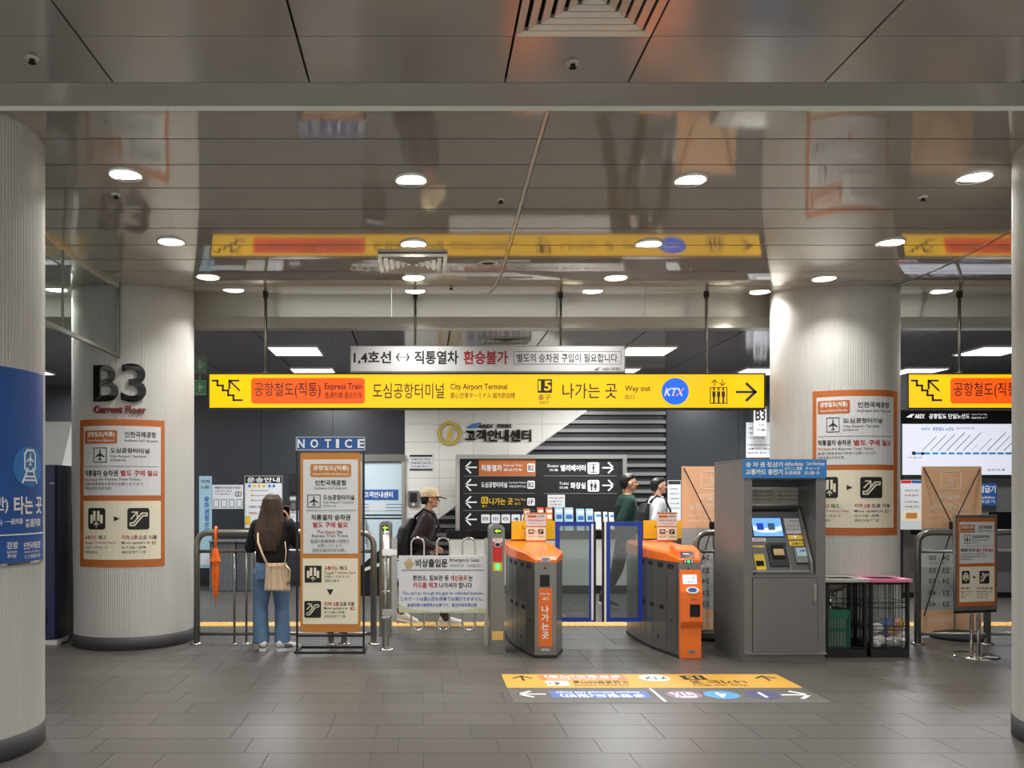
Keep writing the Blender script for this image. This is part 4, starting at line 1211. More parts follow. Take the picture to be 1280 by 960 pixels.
B.T('승 차 권 정산기', 931.5, 577.5, 977.5, 584, 'white', .014, .02); B.T('교통카드 충전기', 931.5, 586.5, 977.5, 593.5, 'white', .014, .02)
B.T('Add/Fare Machine', 980, 577.5, 1003, 582.5, 'white', .014, .01); B.T('Card Recharge', 1007, 577.5, 1030, 582.5, 'white', .014, .01); B.T('のりこし精算', 980, 583.5, 1002, 588, 'white', .014, .005); B.T('チャージ', 1006, 583.5, 1024, 588, 'white', .014, .005); B.T('车票精算', 980, 589, 1000, 593.5, 'white', .014, 0); B.T('交通卡', 1004, 589, 1024, 593.5, 'white', .014, 0)
B = Board(Flat(md), tm)
dr = B.R(941, 722.5, 1021.5, 815, 'machine', .006, .008, 'service_door')
B.F_(940.2, 721.7, 1022.3, 815.8, .6, 'pit', .0012, .002, 'door_gap')
hb = Board(Flat(md), dr); hb.R(1015.5, 730, 1018.8, 751, 'chrome', .03, .024, 'door_handle', 1.2)
B.T('KTIS', 1010, 811, 1017, 813.5, 'grey', .0065, 0)
# recess lining and sloping console
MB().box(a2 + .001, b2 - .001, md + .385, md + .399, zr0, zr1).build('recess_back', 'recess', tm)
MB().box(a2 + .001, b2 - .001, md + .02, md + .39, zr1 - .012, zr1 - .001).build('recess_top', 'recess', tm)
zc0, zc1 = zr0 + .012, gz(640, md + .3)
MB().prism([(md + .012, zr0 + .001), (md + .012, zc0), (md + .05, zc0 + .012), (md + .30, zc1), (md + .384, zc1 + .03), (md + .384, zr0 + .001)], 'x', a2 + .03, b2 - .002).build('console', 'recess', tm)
MB().prism([(md + .02, zr0), (md + .03, zc0 + .1), (md + .30, zc1 + .05), (md + .384, zc1 + .05), (md + .384, zr0)], 'x', b2 - .035, b2 - .012).build('console_cheek', 'machine', tm)
MB().prism([(md + .02, zr0), (md + .03, zc0 + .1), (md + .30, zc1 + .05), (md + .384, zc1 + .05), (md + .384, zr0)], 'x', a2 + .004, a2 + .02).build('console_cheek', 'machine', tm)
S = Slope(md + .05, zc0 + .012, md + .30, zc1)
B = Board(S, tm)
sc = B.R(939.5, 647, 978, 671.5, 'blackg', .006, .008, 'screen_bezel'); B.R(940.5, 648, 977, 670.5, 'screen', .008, .002, 'screen')
B.poly([[(0, .3), (.3, .15), (.7, .15), (1, .3), (1, .6), (.7, .45), (.3, .45), (0, .6)]], 941, 650, 976.5, 669, 'screenw', .0095, .001, 'screen_swoosh')
B.R(945.5, 654.5, 954, 663, 'screend', .011, .001, 'screen_button'); B.R(959.5, 654.5, 968, 663, 'stsky', .011, .001, 'screen_button')
B.R(940, 672.5, 957, 677, 'paper', .003, .003, 'paper_strip'); B.T('직통열차', 942, 673.2, 955, 676.2, 'red', .004, 0)
B.R(981, 648, 1004, 667, 'paper', .003, .003, 'instruction_sheet'); B.T('승차권 정산', 986, 650, 999, 653, 'red', .004, 0); B.T('교통카드 충전', 983, 656, 1002, 658.5, 'grey', .004, 0); B.T('카드를 찍고', 983, 661, 1002, 663.5, 'grey', .004, 0)
B.R(985, 669, 1007, 674.5, 'tagyel', .004, .004, 'yellow_label'); B.R(986.5, 676.5, 1008, 682.5, 'tagyel', .004, .004, 'yellow_label'); B.poly(TRI_D, 991, 670, 996, 674, 'white', .006); B.T('교통카드', 989, 677.8, 1006, 681.5, 'ink', .006, 0)
B.R(960, 679, 984.5, 708, 'black', .012, .012, 'bill_unit', 2); B.R(963.5, 682, 980, 700, 'pit', .014, .002, 'bill_mouth', 1); B.R(966, 687, 979, 695, 'gold', .022, .012, 'bill_tongue', 1)
B.R(943, 693, 956, 713, 'tagyel', .012, .012, 'coin_unit', 1.5); B.R(944.5, 701.5, 954.5, 708, 'pit', .014, .002, 'coin_slot'); B.R(941, 682, 955, 684.5, 'tagyel', .004, .004, 'yellow_label')
B.R(993, 685, 1015, 704, 'machine', .02, .02, 'card_tray', 1); B.R(995, 686, 1014, 696, 'brochb', .022, .002, 'tray_label'); B.T('교통카드', 998, 688, 1011, 691, 'ink', .0235, 0)
B.R(984.8, 684, 986.2, 714, 'machine', .012, .012, 'divider_rib')
B.R(940, 713.5, 1016, 716, 'machine', .014, .014, 'catch_lip')
B = Board(Flat(md + .384), tm)
pl = B.R(936, 609, 1001, 632, 'steel', .012, .012, 'instruction_plate'); B.R(937.5, 611, 999.5, 630, 'lid', .0135, .002, 'plate_paper')
for y, t in ((613, '교통카드 충전 · 승차권 정산'), (618, '직통열차 승차권 별도 구매'), (623, '카드를 찍고 나가셔야 합니다')): B.T(t, 941, y, 966, y + 3, 'ink', .015, 0); B.T(t[::1], 971, y, 995, y + 3, 'ink', .015, 0)

# ================================================================== litter bins
bd = 7.80
def wire_bin(x0, x1, label, pink):
    xa, xb = gx(x0, bd), gx(x1, bd); y0, y1 = bd, bd + .325; zt = .70
    o = thing('litter_bin', ((xa + xb) / 2, bd + .16, 0), label, 'litter bin', 'wire litter bins')
    MB().box(xa, xb, y0, y1, 0, .075).build('base', 'black', o)
    for X in (xa + .011, xb - .011):
        for Y in (y0 + .011, y1 - .011): MB().box(X - .011, X + .011, Y - .011, Y + .011, .075, zt).build('corner_post', 'black', o)
    for z in (.09, .255, .29, .46, .51, zt - .015):
        for p, q in (((xa, y0 + .008), (xb, y0 + .008)), ((xa, y1 - .008), (xb, y1 - .008)), ((xa + .008, y0), (xa + .008, y1)), ((xb - .008, y0), (xb - .008, y1))):
            if not pink and p[1] == q[1] == y0 + .008 and z in (.255, .29, .46, .51): continue
            MB().tube([(p[0], p[1], z), (q[0], q[1], z)], .0042 if z < .68 else .009, 6).build('wire', 'black', o)
    nb = 2 if pink else 0
    for k in range(nb):
        X = xa + (xb - xa) * (.40 + .20 * k)
        MB().tube([(X, y0 + .008, .075), (X, y0 + .008, zt)], .0042, 6).build('wire', 'black', o)
    for k in range(1, 6):
        Y = y0 + (y1 - y0) * k / 6
        for X in (xa + .008, xb - .008): MB().tube([(X, Y, .075), (X, Y, zt)], .0042, 6).build('wire', 'black', o)
        X = xa + (xb - xa) * k / 6
        MB().tube([(X, y1 - .008, .075), (X, y1 - .008, zt)], .0042, 6).build('wire', 'black', o)
    # lid with a square opening
    e = .018
    A0, A1, E0, E1 = xa - e, xb + e, y0 - e, y1 + e
    i0, i1, j0, j1 = xa + .05, xb - .05, y0 + .05, y1 - .05
    vs = [(A0, E0, zt), (A1, E0, zt), (A1, E1, zt), (A0, E1, zt), (A0, E0, zt + .028), (A1, E0, zt + .028), (A1, E1, zt + .028), (A0, E1, zt + .028),
          (i0, j0, zt + .026), (i1, j0, zt + .026), (i1, j1, zt + .026), (i0, j1, zt + .026), (i0, j0, zt), (i1, j0, zt), (i1, j1, zt), (i0, j1, zt)]
    fs = [(4 * k + i, 4 * k + (i + 1) % 4, 4 * k + 4 + (i + 1) % 4, 4 * k + 4 + i) for k in range(3) for i in range(4)] + [(12 + i, 12 + (i + 1) % 4, (i + 1) % 4, i) for i in range(4)]
    MB().add(vs, fs).build('lid', 'pink' if pink else 'lid', o)
    MB().box(i0, i1, j0, j1, zt + .018, zt + .022).build('opening_shade_plate', 'pit', o)  # black plate closes the hole, its colour standing in for the shade inside
    return o, xa, xb, y0, y1, zt
def crumple(name, c, r, m, root, seed, sq=(1, 1, 1)):
    rn = random.Random(seed)
    bm = bmesh.new(); bmesh.ops.create_icosphere(bm, subdivisions=3, radius=1)
    ph = [(rn.uniform(2, 6), rn.uniform(2, 6), rn.uniform(2, 6), rn.uniform(0, 6)) for _ in range(5)]
    for v in bm.verts:
        k = 1 + sum(.10 * math.sin(a * v.co.x + b_ * v.co.y + c_ * v.co.z + e) for a, b_, c_, e in ph) + rn.uniform(-.06, .06)
        v.co = Vector((c[0] + v.co.x * k * r * sq[0], c[1] + v.co.y * k * r * sq[1], c[2] + v.co.z * k * r * sq[2]))
    me = bpy.data.meshes.new(name); bm.to_mesh(me); bm.free()
    return put(name, me, m, root)
o, xa, xb, y0, y1, zt = wire_bin(1033, 1083.5, 'wire litter bin with a grey lid holding a green basket', False)
# basin under the lid and drain
cx, cy = xa + .11, bd + .155
MB().lathe((cx, cy, 0), [(.150, zt), (.145, zt - .05), (.10, zt - .09), (.03, zt - .11), (.03, zt - .13), (.045, zt - .135), (.045, zt - .155)], 24, False).build('basin', 'dsteel', o, True)
MB().tube([(cx, cy, zt - .12), (cx, cy, zt - .27)], .016, 12).build('drain_pipe', 'chrome', o, True)
bk = thing('green_basket', (cx, cy, .076), 'green plastic lattice basket inside the grey-lidded bin', 'basket')
S4 = [(cx - .13, cx + .12), (cy - .11, cy + .12)]
wid = S4[0][1] - S4[0][0]
zb0, zb1 = .08, .44
def lattice(face):
    mb = MB()
    nx, nz = 9, 13
    for i in range(nx + 1):
        t = i / nx; wv = .0028 if 0 < i < nx else .014
        if face in 'fb':
            Y = S4[1][0] if face == 'f' else S4[1][1]; X = S4[0][0] + wid * t
            mb.box(X - wv, X + wv, Y - .004, Y + .004, zb0, zb1)
        else:
            X = S4[0][0] if face == 'l' else S4[0][1]; Y = S4[1][0] + (S4[1][1] - S4[1][0]) * t
            mb.box(X - .004, X + .004, Y - wv, Y + wv, zb0, zb1)
    for k in range(nz + 1):
        z = zb0 + (zb1 - .08 - zb0) * k / nz; h = .003 if k not in (0, 8) else .011
        if face in 'fb':
            Y = S4[1][0] if face == 'f' else S4[1][1]; mb.box(S4[0][0], S4[0][1], Y - .004, Y + .004, z - h, z + h)
        else:
            X = S4[0][0] if face == 'l' else S4[0][1]; mb.box(X - .004, X + .004, S4[1][0], S4[1][1], z - h, z + h)
    if face in 'fb':
        Y = S4[1][0] if face == 'f' else S4[1][1]; mb.box(S4[0][0], S4[0][1], Y - .005, Y + .005, zb1 - .08, zb1)
    else:
        X = S4[0][0] if face == 'l' else S4[0][1]; mb.box(X - .005, X + .005, S4[1][0], S4[1][1], zb1 - .08, zb1)
    mb.build('lattice_side', 'green', bk)
for f_ in 'fblr': lattice(f_)
MB().box(S4[0][0], S4[0][1], S4[1][0], S4[1][1], zb0 - .004, zb0 + .004).build('basket_floor', 'green', bk)
MB().box(S4[0][0] + .012, S4[0][1] - .012, S4[1][0] + .014, S4[1][1] - .014, zb0 + .006, zb1 - .09).build('pale_inner_box', 'lid', bk)  # pale box added inside so that the lattice holes look light
o, xa, xb, y0, y1, zt = wire_bin(1088.5, 1137, 'wire litter bin with a pink lid and a clear rubbish bag', True)
bg = thing('rubbish_bag', ((xa + xb) / 2, bd + .2, .08), 'clear plastic rubbish bag hanging inside the pink-lidded bin', 'rubbish bag')
n = 28; vs = []
prof = [(.10, .085), (.150, .10), (.165, .16), (.160, .3), (.162, .45), (.165, .6), (.165, zt + .005)]
rn = random.Random(4)
for rr, z in prof:
    for j in range(n):
        t = 2 * math.pi * j / n
        k = 1 / max(abs(math.cos(t)), abs(math.sin(t))) ** .8 * (1 + rn.uniform(-.02, .02))
        k = min(k * rr, .172 / max(abs(math.cos(t)), 1e-6), .185 / max(abs(math.sin(t)), 1e-6))
        vs.append(((xa + xb) / 2 + k * math.cos(t) * .95, bd + .1625 + k * math.sin(t) * .82, z))
fs = [(i * n + j, i * n + (j + 1) % n, (i + 1) * n + (j + 1) % n, (i + 1) * n + j) for i in range(len(prof) - 1) for j in range(n)] + [tuple(range(n - 1, -1, -1))]
pyd('liner', vs, fs, M['bagp'], bg, True)
items = [(1096, 806, .055, 'trwhite', 'crumpled white tissue low at the left in the clear bag', 'tissue'), (1113, 807, .05, 'trwhite', 'crumpled white tissue at the bottom middle of the clear bag', 'tissue'), (1128, 806, .06, 'trwhite', 'large crumpled white tissue low at the right in the clear bag', 'tissue'),
         (1095, 785, .045, 'trwhite', 'pale crumpled paper on the left in the clear bag', 'tissue'), (1110, 778, .05, 'trblue', 'crumpled blue wrapper lying on top in the clear bag', 'wrapper'), (1106, 792, .045, 'trblue', 'crumpled blue wrapper below the top one in the clear bag', 'wrapper'),
         (1122, 780, .045, 'trorange', 'crumpled orange wrapper on the right in the clear bag', 'wrapper'), (1115, 788, .04, 'trorange', 'small orange wrapper between blue wrapper and tissue', 'wrapper'), (1097, 797, .03, 'trbrown', 'small dark brown wrapper on the left in the clear bag', 'wrapper')]
for i, (x, y, rr, m, lab, cat) in enumerate(items):
    dd = bd + .11 + (i % 3) * .03
    P_ = at(x, y, dd)
    ob = crumple(cat, (P_.x, P_.y, max(P_.z, .085 + rr)), rr * 1.12, m, None, i, (1.15, 1, .8)); tag(ob, lab, cat, 'rubbish in the clear bag')

# ================================================================== chrome sign stand at the right
sd = 7.87
ss = thing('sign_stand', (gx(1218, sd), sd, 0), 'small orange notice board on a chrome twin-pole stand', 'sign stand')
MB().lathe((gx(1218, sd), sd, 0), [(.205, 0), (.205, .008), (.19, .016), (.05, .022), (.0005, .022)], 36, False).build('round_base', 'chrome', ss, True)
for x in (1214.5, 1223): MB().tube([(gx(x, sd), sd, .02), (gx(x, sd), sd, gz(700, sd))], .016, 12).build('pole', 'chrome', ss, True)
S = Yaw(1221, sd - .03, math.radians(14))
B = Board(S, ss)
B.R(1194.5, 643.5, 1246.5, 763, 'steel', .0, .03, 'frame', 0)
B.R(1196, 761, 1246, 766, 'black', -.002, .03, 'bottom_tray', 0)
route_poster(S, 1197, 647.5, 47.5, 110, ss, 'orange', .003)

# ================================================================== X banners seen from behind
def x_banner(dx, label):
    d = 8.95
    o = thing('banner_stand', (gx(1190 + dx, d), d, 0), label, 'banner', 'banner stands beyond the rail')
    B = Board(Flat(d), o)
    t = dx
    sh = B.R(1152 + t, 583, 1227 + t, 660, 'banner', 0, .003, 'banner_sheet')
    B.R(1152 + t, 660, 1227 + t, 687, 'bgrey', 0, .003, 'grey_field'); B.R(1152 + t, 687, 1227 + t, 709, 'paper', 0, .003, 'white_field')
    B.R(1152 + t, 709, 1227 + t, 762, 'bgrey', 0, .003, 'grey_field'); B.R(1152 + t, 762, 1227 + t, 790, 'banner', 0, .003, 'banner_foot')
    B.poly(rrect(.03, .03, .97, .97, .04) + [[(.2 + u * .6, .14 + v * .72) for u, v in p] for p in TRAIN], 1176 + t, 588.5, 1202 + t, 612, 'bprint', .0015)
    B.T('서울역', 1174 + t, 617, 1201 + t, 626, 'bprint', .0015, .02, mir=1); B.T('도심공항터미널', 1163 + t, 629, 1212 + t, 637.5, 'bprint', .0015, .015, mir=1)
    B.T('Express Train', 1160 + t, 642, 1206 + t, 647, 'bprint', .0015, 0, mir=1); B.T('Airport Terminal', 1160 + t, 649, 1196 + t, 654, 'bprint', .0015, 0, mir=1)
    for tx, y in (('24 : 00', 694), ('23 : 55', 710), ('24 : 03', 723), ('23 : 40', 738), ('23 : 45', 752)):
        B.T(tx, 1161 + t, y, 1187 + t, y + 6.5, 'bdark', .0015, .01, mir=1)
    B.T('출구 · 지하 2층', 1163 + t, 702.5, 1180 + t, 705, 'bdark', .0015, 0, mir=1); B.T('AREX 공항철도', 1160 + t, 773, 1197 + t, 777, 'white', .0015, .01, mir=1)
    hub = at(1191 + t, 657, d - .10)
    MB().box(hub.x - .035, hub.x + .035, hub.y - .02, hub.y + .02, hub.z - .04, hub.z + .04).build('hub', 'black', o, bevel=.008)
    for x, y in ((1155 + t, 585), (1225 + t, 586)): MB().tube([hub, at(x, y, d - .004)], .006, 8).build('arm', 'black', o)
    MB().tube([hub, at(1193 + t, 700, d - .08), (gx(1193 + t, d - .08), d - .08, .06)], .011, 10).build('pole', 'dsteel', o)
    MB().tube([hub, at(1155 + t, 770, d - .004)], .006, 8).build('arm', 'black', o); MB().tube([hub, at(1225 + t, 770, d - .004)], .006, 8).build('arm', 'black', o)
    X = gx(1192 + t, d)
    MB().lathe((X, d - .08, 0), [(.26, 0), (.27, .03), (.24, .06), (.06, .08), (.02, .085)], 30).build('water_base', 'rubber', o, True)
    return o
x_banner(0, 'orange banner stand seen from behind beside the chrome sign stand')
x_banner(-300, 'orange banner stand seen from behind between turnstile and ticket machine')

# ================================================================== navy machine at the left
nd = fd(806)
nm = thing('vending_machine', (gx(60, nd), nd + .35, 0), 'tall navy blue machine standing between the two left columns', 'vending machine')
xa, xb = gx(72, nd) - .8, gx(72, nd)
zt = gz(581, nd)
MB().box(xa, xb, nd, nd + .78, .055, zt).build('cabinet', 'dnavy', nm, bevel=.006)
MB().box(xa, xb - .015, nd - .03, nd, .07, zt - .01).build('front_door', 'navy', nm, bevel=.006)
MB().box(xa, xb, nd - .02, nd + .76, 0, .05).build('white_plinth', 'white', nm)
B = Board(Flat(nd - .03), nm); B.T('OPEN', 62, 603, 68, 605.5, 'white', .001, 0)
for k in range(5): B.R(57, 762 + k * 4, 60, 764 + k * 4, 'pit', .001, .002, 'vent_slot')
d_ = nd + 1.6
wm = thing('white_cabinet', (gx(60, d_), d_, 0), 'white slant-sided machine showing above the navy one', 'machine')
MB().prism([(gx(20, d_), 0), (gx(86, d_), 0), (gx(78, d_), gz(580, d_)), (gx(90, d_), gz(527, d_)), (gx(20, d_), gz(527, d_))], 'y', d_, d_ + .5).build('housing', 'white', wm)
MB().tube([(gx(77, nd - .1), nd - .1, .03), (gx(86, nd - .1), nd - .1, .06), (gx(89.5, nd - .1), nd - .1, .14), (gx(89.5, nd - .1), nd - .1, .5), (gx(89.5, nd - .05), nd + .0, 1.7)], .014, 10).build('power_cable', 'rubber', nm, True)

# ================================================================== people
def capsule(bm, p0, r0, p1, r1, n=14, flat=None):
    """tapered limb segment with round ends"""
    p0, p1 = Vector(p0), Vector(p1)
    t = (p1 - p0)
    L = t.length
    t = t.normalized() if L > 1e-6 else Vector((0, 0, 1))
    a = t.cross(Vector((0, 0, 1)) if abs(t.z) < .9 else Vector((0, 1, 0))).normalized()
    b = t.cross(a)
    rings = []
    for k in range(4):
        u = math.pi / 2 * (1 - k / 4)
        rings.append((p0 - t * r0 * math.sin(u), r0 * math.cos(u)))
    rings.append((p0, r0)); rings.append((p0.lerp(p1, .5), (r0 + r1) / 2)); rings.append((p1, r1))
    for k in range(1, 5):
        u = math.pi / 2 * k / 4
        rings.append((p1 + t * r1 * math.sin(u), r1 * math.cos(u)))
    loft(bm, [(c, a * max(r, 1e-4), b * max(r, 1e-4)) for c, r in rings], n)
def loft(bm, rings, n=18):
    """rings: (centre, half axis, half axis) vectors; closed with caps"""
    R = []
    for c, a, b in rings:
        c, a, b = Vector(c), Vector(a), Vector(b)
        R.append([bm.verts.new(c + a * math.cos(2 * math.pi * j / n) + b * math.sin(2 * math.pi * j / n)) for j in range(n)])
    for p, q in zip(R, R[1:]):
        for j in range(n): bm.faces.new((p[j], p[(j + 1) % n], q[(j + 1) % n], q[j]))
    bm.faces.new(R[0][::-1]); bm.faces.new(R[-1])
def egg(bm, c, r, n=18):
    mt = Matrix.Translation(Vector(c)) @ Matrix.Diagonal((r[0], r[1], r[2], 1))
    bmesh.ops.create_uvsphere(bm, u_segments=n, v_segments=12, radius=1, matrix=mt)
def rings_z(bm, L, n=20, rot=0.0):
    """upright loft from (x, y, z, rx, ry)"""
    c, s = math.cos(rot), math.sin(rot)
    loft(bm, [(Vector((x, y, z)), Vector((c * rx, s * rx, 0)), Vector((-s * ry, c * ry, 0))) for x, y, z, rx, ry in L], n)
def grow(name, fn, m, root, yaw=0.0, voxel=.012, smooth=4):
    """joins overlapping volumes into one continuous skin; fn draws in the person's own frame (facing +Y)"""
    bm = bmesh.new(); fn(bm)
    bmesh.ops.recalc_face_normals(bm, faces=bm.faces)
    me = bpy.data.meshes.new(name); bm.to_mesh(me); bm.free()
    o = bpy.data.objects.new('tmp', me); COL.objects.link(o)
    r = o.modifiers.new('r', 'REMESH'); r.mode = 'VOXEL'; r.voxel_size = voxel
    sm = o.modifiers.new('s', 'SMOOTH'); sm.iterations = smooth; sm.factor = .5
    out = bpy.data.meshes.new_from_object(o.evaluated_get(bpy.context.evaluated_depsgraph_get()))
    bpy.data.objects.remove(o); bpy.data.meshes.remove(me)
    out.name = name
    out.transform(Matrix.Translation(org(root)) @ Matrix.Rotation(yaw, 4, 'Z'))
    return put(name, out, m, root, True)
def head(bm, c, s=1.0, tilt=0.0):
    """skull, jaw, nose, brow, lips, chin and ears; face towards +Y"""
    x, y, z = c
    egg(bm, (x, y - .008 * s, z + .018 * s), (.073 * s, .094 * s, .093 * s))
    egg(bm, (x, y + .022 * s, z - .045 * s), (.056 * s, .062 * s, .066 * s))
    egg(bm, (x, y + .062 * s, z - .092 * s), (.026 * s, .022 * s, .018 * s))
    capsule(bm, (x, y + .086 * s, z + .012 * s), .008 * s, (x, y + .106 * s, z - .026 * s), .012 * s, 10)
    egg(bm, (x, y + .080 * s, z - .056 * s), (.022 * s, .014 * s, .010 * s))
    egg(bm, (x, y + .074 * s, z + .028 * s), (.050 * s, .018 * s, .010 * s))
    for q in (-1, 1):
        egg(bm, (x + q * .075 * s, y - .008 * s, z - .012 * s), (.012 * s, .022 * s, .033 * s))
        egg(bm, (x + q * .030 * s, y + .062 * s, z - .022 * s), (.026 * s, .024 * s, .022 * s))
def eyes(root, c, yaw, s=1.0):
    L = org(root); R = Matrix.Rotation(yaw, 4, 'Z')
    for q in (-1, 1):
        bm = bmesh.new(); egg(bm, (c[0] + q * .031 * s, c[1] + .079 * s, c[2] + .006 * s), (.013 * s, .010 * s, .0075 * s), 12)
        me = bpy.data.meshes.new('eye'); bm.to_mesh(me); bm.free(); me.transform(Matrix.Translation(L) @ R); put('eye', me, 'ink', root, True)
        bm = bmesh.new(); capsule(bm, (c[0] + q * .016 * s, c[1] + .090 * s, c[2] + .031 * s), .0045, (c[0] + q * .048 * s, c[1] + .076 * s, c[2] + .030 * s), .0035, 8)
        me = bpy.data.meshes.new('eyebrow'); bm.to_mesh(me); bm.free(); me.transform(Matrix.Translation(L) @ R); put('eyebrow', me, 'hairb', root, True)
def hand(bm, w, dirn, palm_n, side=1):
    """hand from wrist w along dirn, slightly curled; palm_n points out of the palm"""
    w, u, n = Vector(w), Vector(dirn).normalized(), Vector(palm_n).normalized()
    n = (n - u * n.dot(u)).normalized(); v = u.cross(n) * side
    loft(bm, [(w - u * .01, v * .024, n * .018), (w + u * .03, v * .036, n * .016), (w + u * .07, v * .040, n * .014), (w + u * .088, v * .037, n * .011)], 14)
    for k, ln in zip((-.030, -.010, .010, .029), (.060, .072, .066, .050)):
        b0 = w + u * .08 + v * k; b1 = b0 + u * ln * .5 + n * .006; b2 = b1 + u * ln * .38 + n * .022
        capsule(bm, b0, .0095, b1, .009, 8); capsule(bm, b1, .009, b2, .0078, 8)
    t0 = w + u * .025 - v * .03; t1 = t0 + u * .03 - v * .026 + n * .01; t2 = t1 + u * .03 - v * .004 + n * .012
    capsule(bm, t0, .013, t1, .0105, 8); capsule(bm, t1, .0105, t2, .009, 8)
def shoe(root, x, y, yaw, m, ln=.26, z=0.0, pitch=0.0, stripes=False, body_yaw=0.0):
    """low shoe with a sole; heel at (x,y)"""
    R = Matrix.Translation(org(root)) @ Matrix.Rotation(body_yaw, 4, 'Z') @ Matrix.Translation((x, y, z)) @ Matrix.Rotation(yaw, 4, 'Z') @ Matrix.Rotation(pitch, 4, 'X')
    bm = bmesh.new()
    rings_y = [(-.045, .030, .020, .060), (-.02, .036, .040, .075), (.03, .038, .046, .078), (.09, .040, .034, .058), (.15, .046, .026, .046), (.19, .044, .022, .040), (.215, .028, .014, .030)]
    loft(bm, [(Vector((0, yy * ln / .26, zc)), Vector((rx, 0, 0)), Vector((0, 0, rz))) for yy, rx, rz, zc in rings_y], 16)
    me = bpy.data.meshes.new('shoe'); bmesh.ops.recalc_face_normals(bm, faces=bm.faces); bm.to_mesh(me); bm.free(); me.transform(R)
    o = put('shoe', me, m, root, True)
    bm = bmesh.new()
    pl = [(.0, -.05), (.033, -.04), (.042, .02), (.042, .09), (.049, .15), (.044, .195), (.02, .222), (-.02, .222), (-.044, .195), (-.049, .15), (-.042, .09), (-.042, .02), (-.033, -.04)]
    vs = [(a, b * ln / .26, zz) for zz in (0, .026) for a, b in pl]; n = len(pl)
    me = bpy.data.meshes.new('sole'); me.from_pydata(vs, [], [tuple(range(n))[::-1], tuple(range(n, 2 * n))] + [(i, (i + 1) % n, n + (i + 1) % n, n + i) for i in range(n)]); me.transform(R); bm.free()
    put('sole', me, 'sole' if m != 'sole' else 'paper', o)
    if stripes:
        for k in range(3):
            mb = MB()
            for q in (-1, 1):
                mb.add([(q * .0405, .045 + k * .026, .030), (q * .0405, .060 + k * .026, .030), (q * .036, .040 + k * .024, .068), (q * .036, .026 + k * .024, .068), (q * .046, .045 + k * .026, .030), (q * .046, .060 + k * .026, .030), (q * .040, .040 + k * .024, .068), (q * .040, .026 + k * .024, .068)],
                       [(0, 1, 2, 3), (4, 5, 6, 7), (0, 1, 5, 4), (1, 2, 6, 5), (2, 3, 7, 6), (3, 0, 4, 7)])
            for i, v in enumerate(mb.v): mb.v[i] = R @ v
            mb.build('stripe', 'ink', o)
    return o

# ---- woman with long hair, seen from behind
W = thing('person', (gx(341, 8.2), 8.2, 0), 'person with long brown hair in black top and blue jeans, seen from behind', 'person')
SH = 1.205
def w_arms(bm, g=0.0):
    for q, el, wr in ((1, (.225, .06, 1.045), (.135, .175, 1.235)), (-1, (-.225, .05, 1.00), (-.10, .20, 1.07))):
        capsule(bm, (q * .150, 0, SH), .050 + g, el, .040 + g); capsule(bm, el, .040 + g, wr, .027 + g)
def w_body(bm):
    head(bm, (0.0, .02, 1.405), .98)
    capsule(bm, (0, -.005, 1.20), .052, (0, .005, 1.34), .045)
    rings_z(bm, [(0, 0, .74, .15, .10), (0, 0, .85, .135, .09), (0, 0, 1.0, .13, .09), (0, 0, 1.12, .145, .095), (0, 0, SH + .02, .13, .07)])
    w_arms(bm)
    hand(bm, (.135, .175, 1.235), (-.3, .1, .9), (-.6, -.1, -.2), 1); hand(bm, (-.10, .20, 1.07), (.8, .3, .1), (0, .2, 1), -1)
    for q, kx, ax in ((-1, -.105, -.10), (1, .095, .105)):
        capsule(bm, (q * .085, 0, .76), .085, (kx, .0, .43), .055); capsule(bm, (kx, 0, .43), .055, (ax, -.01, .09), .036)
        capsule(bm, (ax, -.02, .05), .032, (ax + .02, .06, .03), .03)
grow('body', w_body, 'skin', W, 0, .0065, 2)
eyes(W, (0, .02, 1.405), 0, .98)
def w_top(bm):
    rings_z(bm, [(-.01, 0, .845, .150, .105), (-.01, 0, .88, .158, .112), (-.005, 0, .98, .163, .112), (0, 0, 1.10, .172, .118), (0, 0, 1.19, .165, .10), (0, 0, 1.255, .085, .065)])
    w_arms(bm, .022)
grow('black_top', w_top, 'knit', W, 0, .011, 4)
def w_jeans(bm):
    rings_z(bm, [(-.01, 0, .885, .140, .095), (-.01, 0, .82, .165, .115), (-.01, -.012, .74, .185, .128), (-.01, -.01, .66, .178, .112)])
    for q, hx, kx, ax in ((-1, -.10, -.118, -.108), (1, .08, .088, .098)):
        rings_z(bm, [(hx, -.008, .76, .093, .11), (hx, -.005, .64, .092, .098), ((hx + kx) / 2, 0, .52, .080, .085), (kx, 0, .42, .070, .075), ((kx + ax) / 2, -.005, .26, .073, .078), (ax, -.01, .075, .080, .084)])
grow('jeans', w_jeans, 'jeans', W, 0, .010, 3)
for q in (-1, 1):
    L = org(W)
    MB().box(L.x - .01 + q * .085 - .045, L.x - .01 + q * .085 + .045, L.y - .142, L.y - .125, .70, .80).build('back_pocket', 'jeans', W, bevel=.005)
def w_hair(bm):
    rings_z(bm, [(.0, .005, 1.528, .02, .02), (0, .0, 1.515, .055, .06), (-.005, -.005, 1.47, .093, .098), (-.005, -.012, 1.40, .108, .100), (-.012, -.03, 1.30, .122, .088), (-.022, -.06, 1.20, .142, .072), (-.03, -.085, 1.10, .140, .055), (-.03, -.095, 1.02, .105, .045), (-.02, -.10, .965, .05, .03)], 24)
    rn = random.Random(2)
    for k in range(16):
        a = -.125 + .2 * k / 15
        x1 = a * 1.05 + rn.uniform(-.01, .01)
        capsule(bm, (a * .7, -.085, 1.36), .012, (x1 - .015, -.125, 1.16), .013, 8); capsule(bm, (x1 - .015, -.125, 1.16), .013, (x1 * .9 - .02, -.130, .98 + rn.uniform(-.02, .05)), .006, 8)
grow('long_hair', w_hair, 'hair', W, 0, .008, 2)
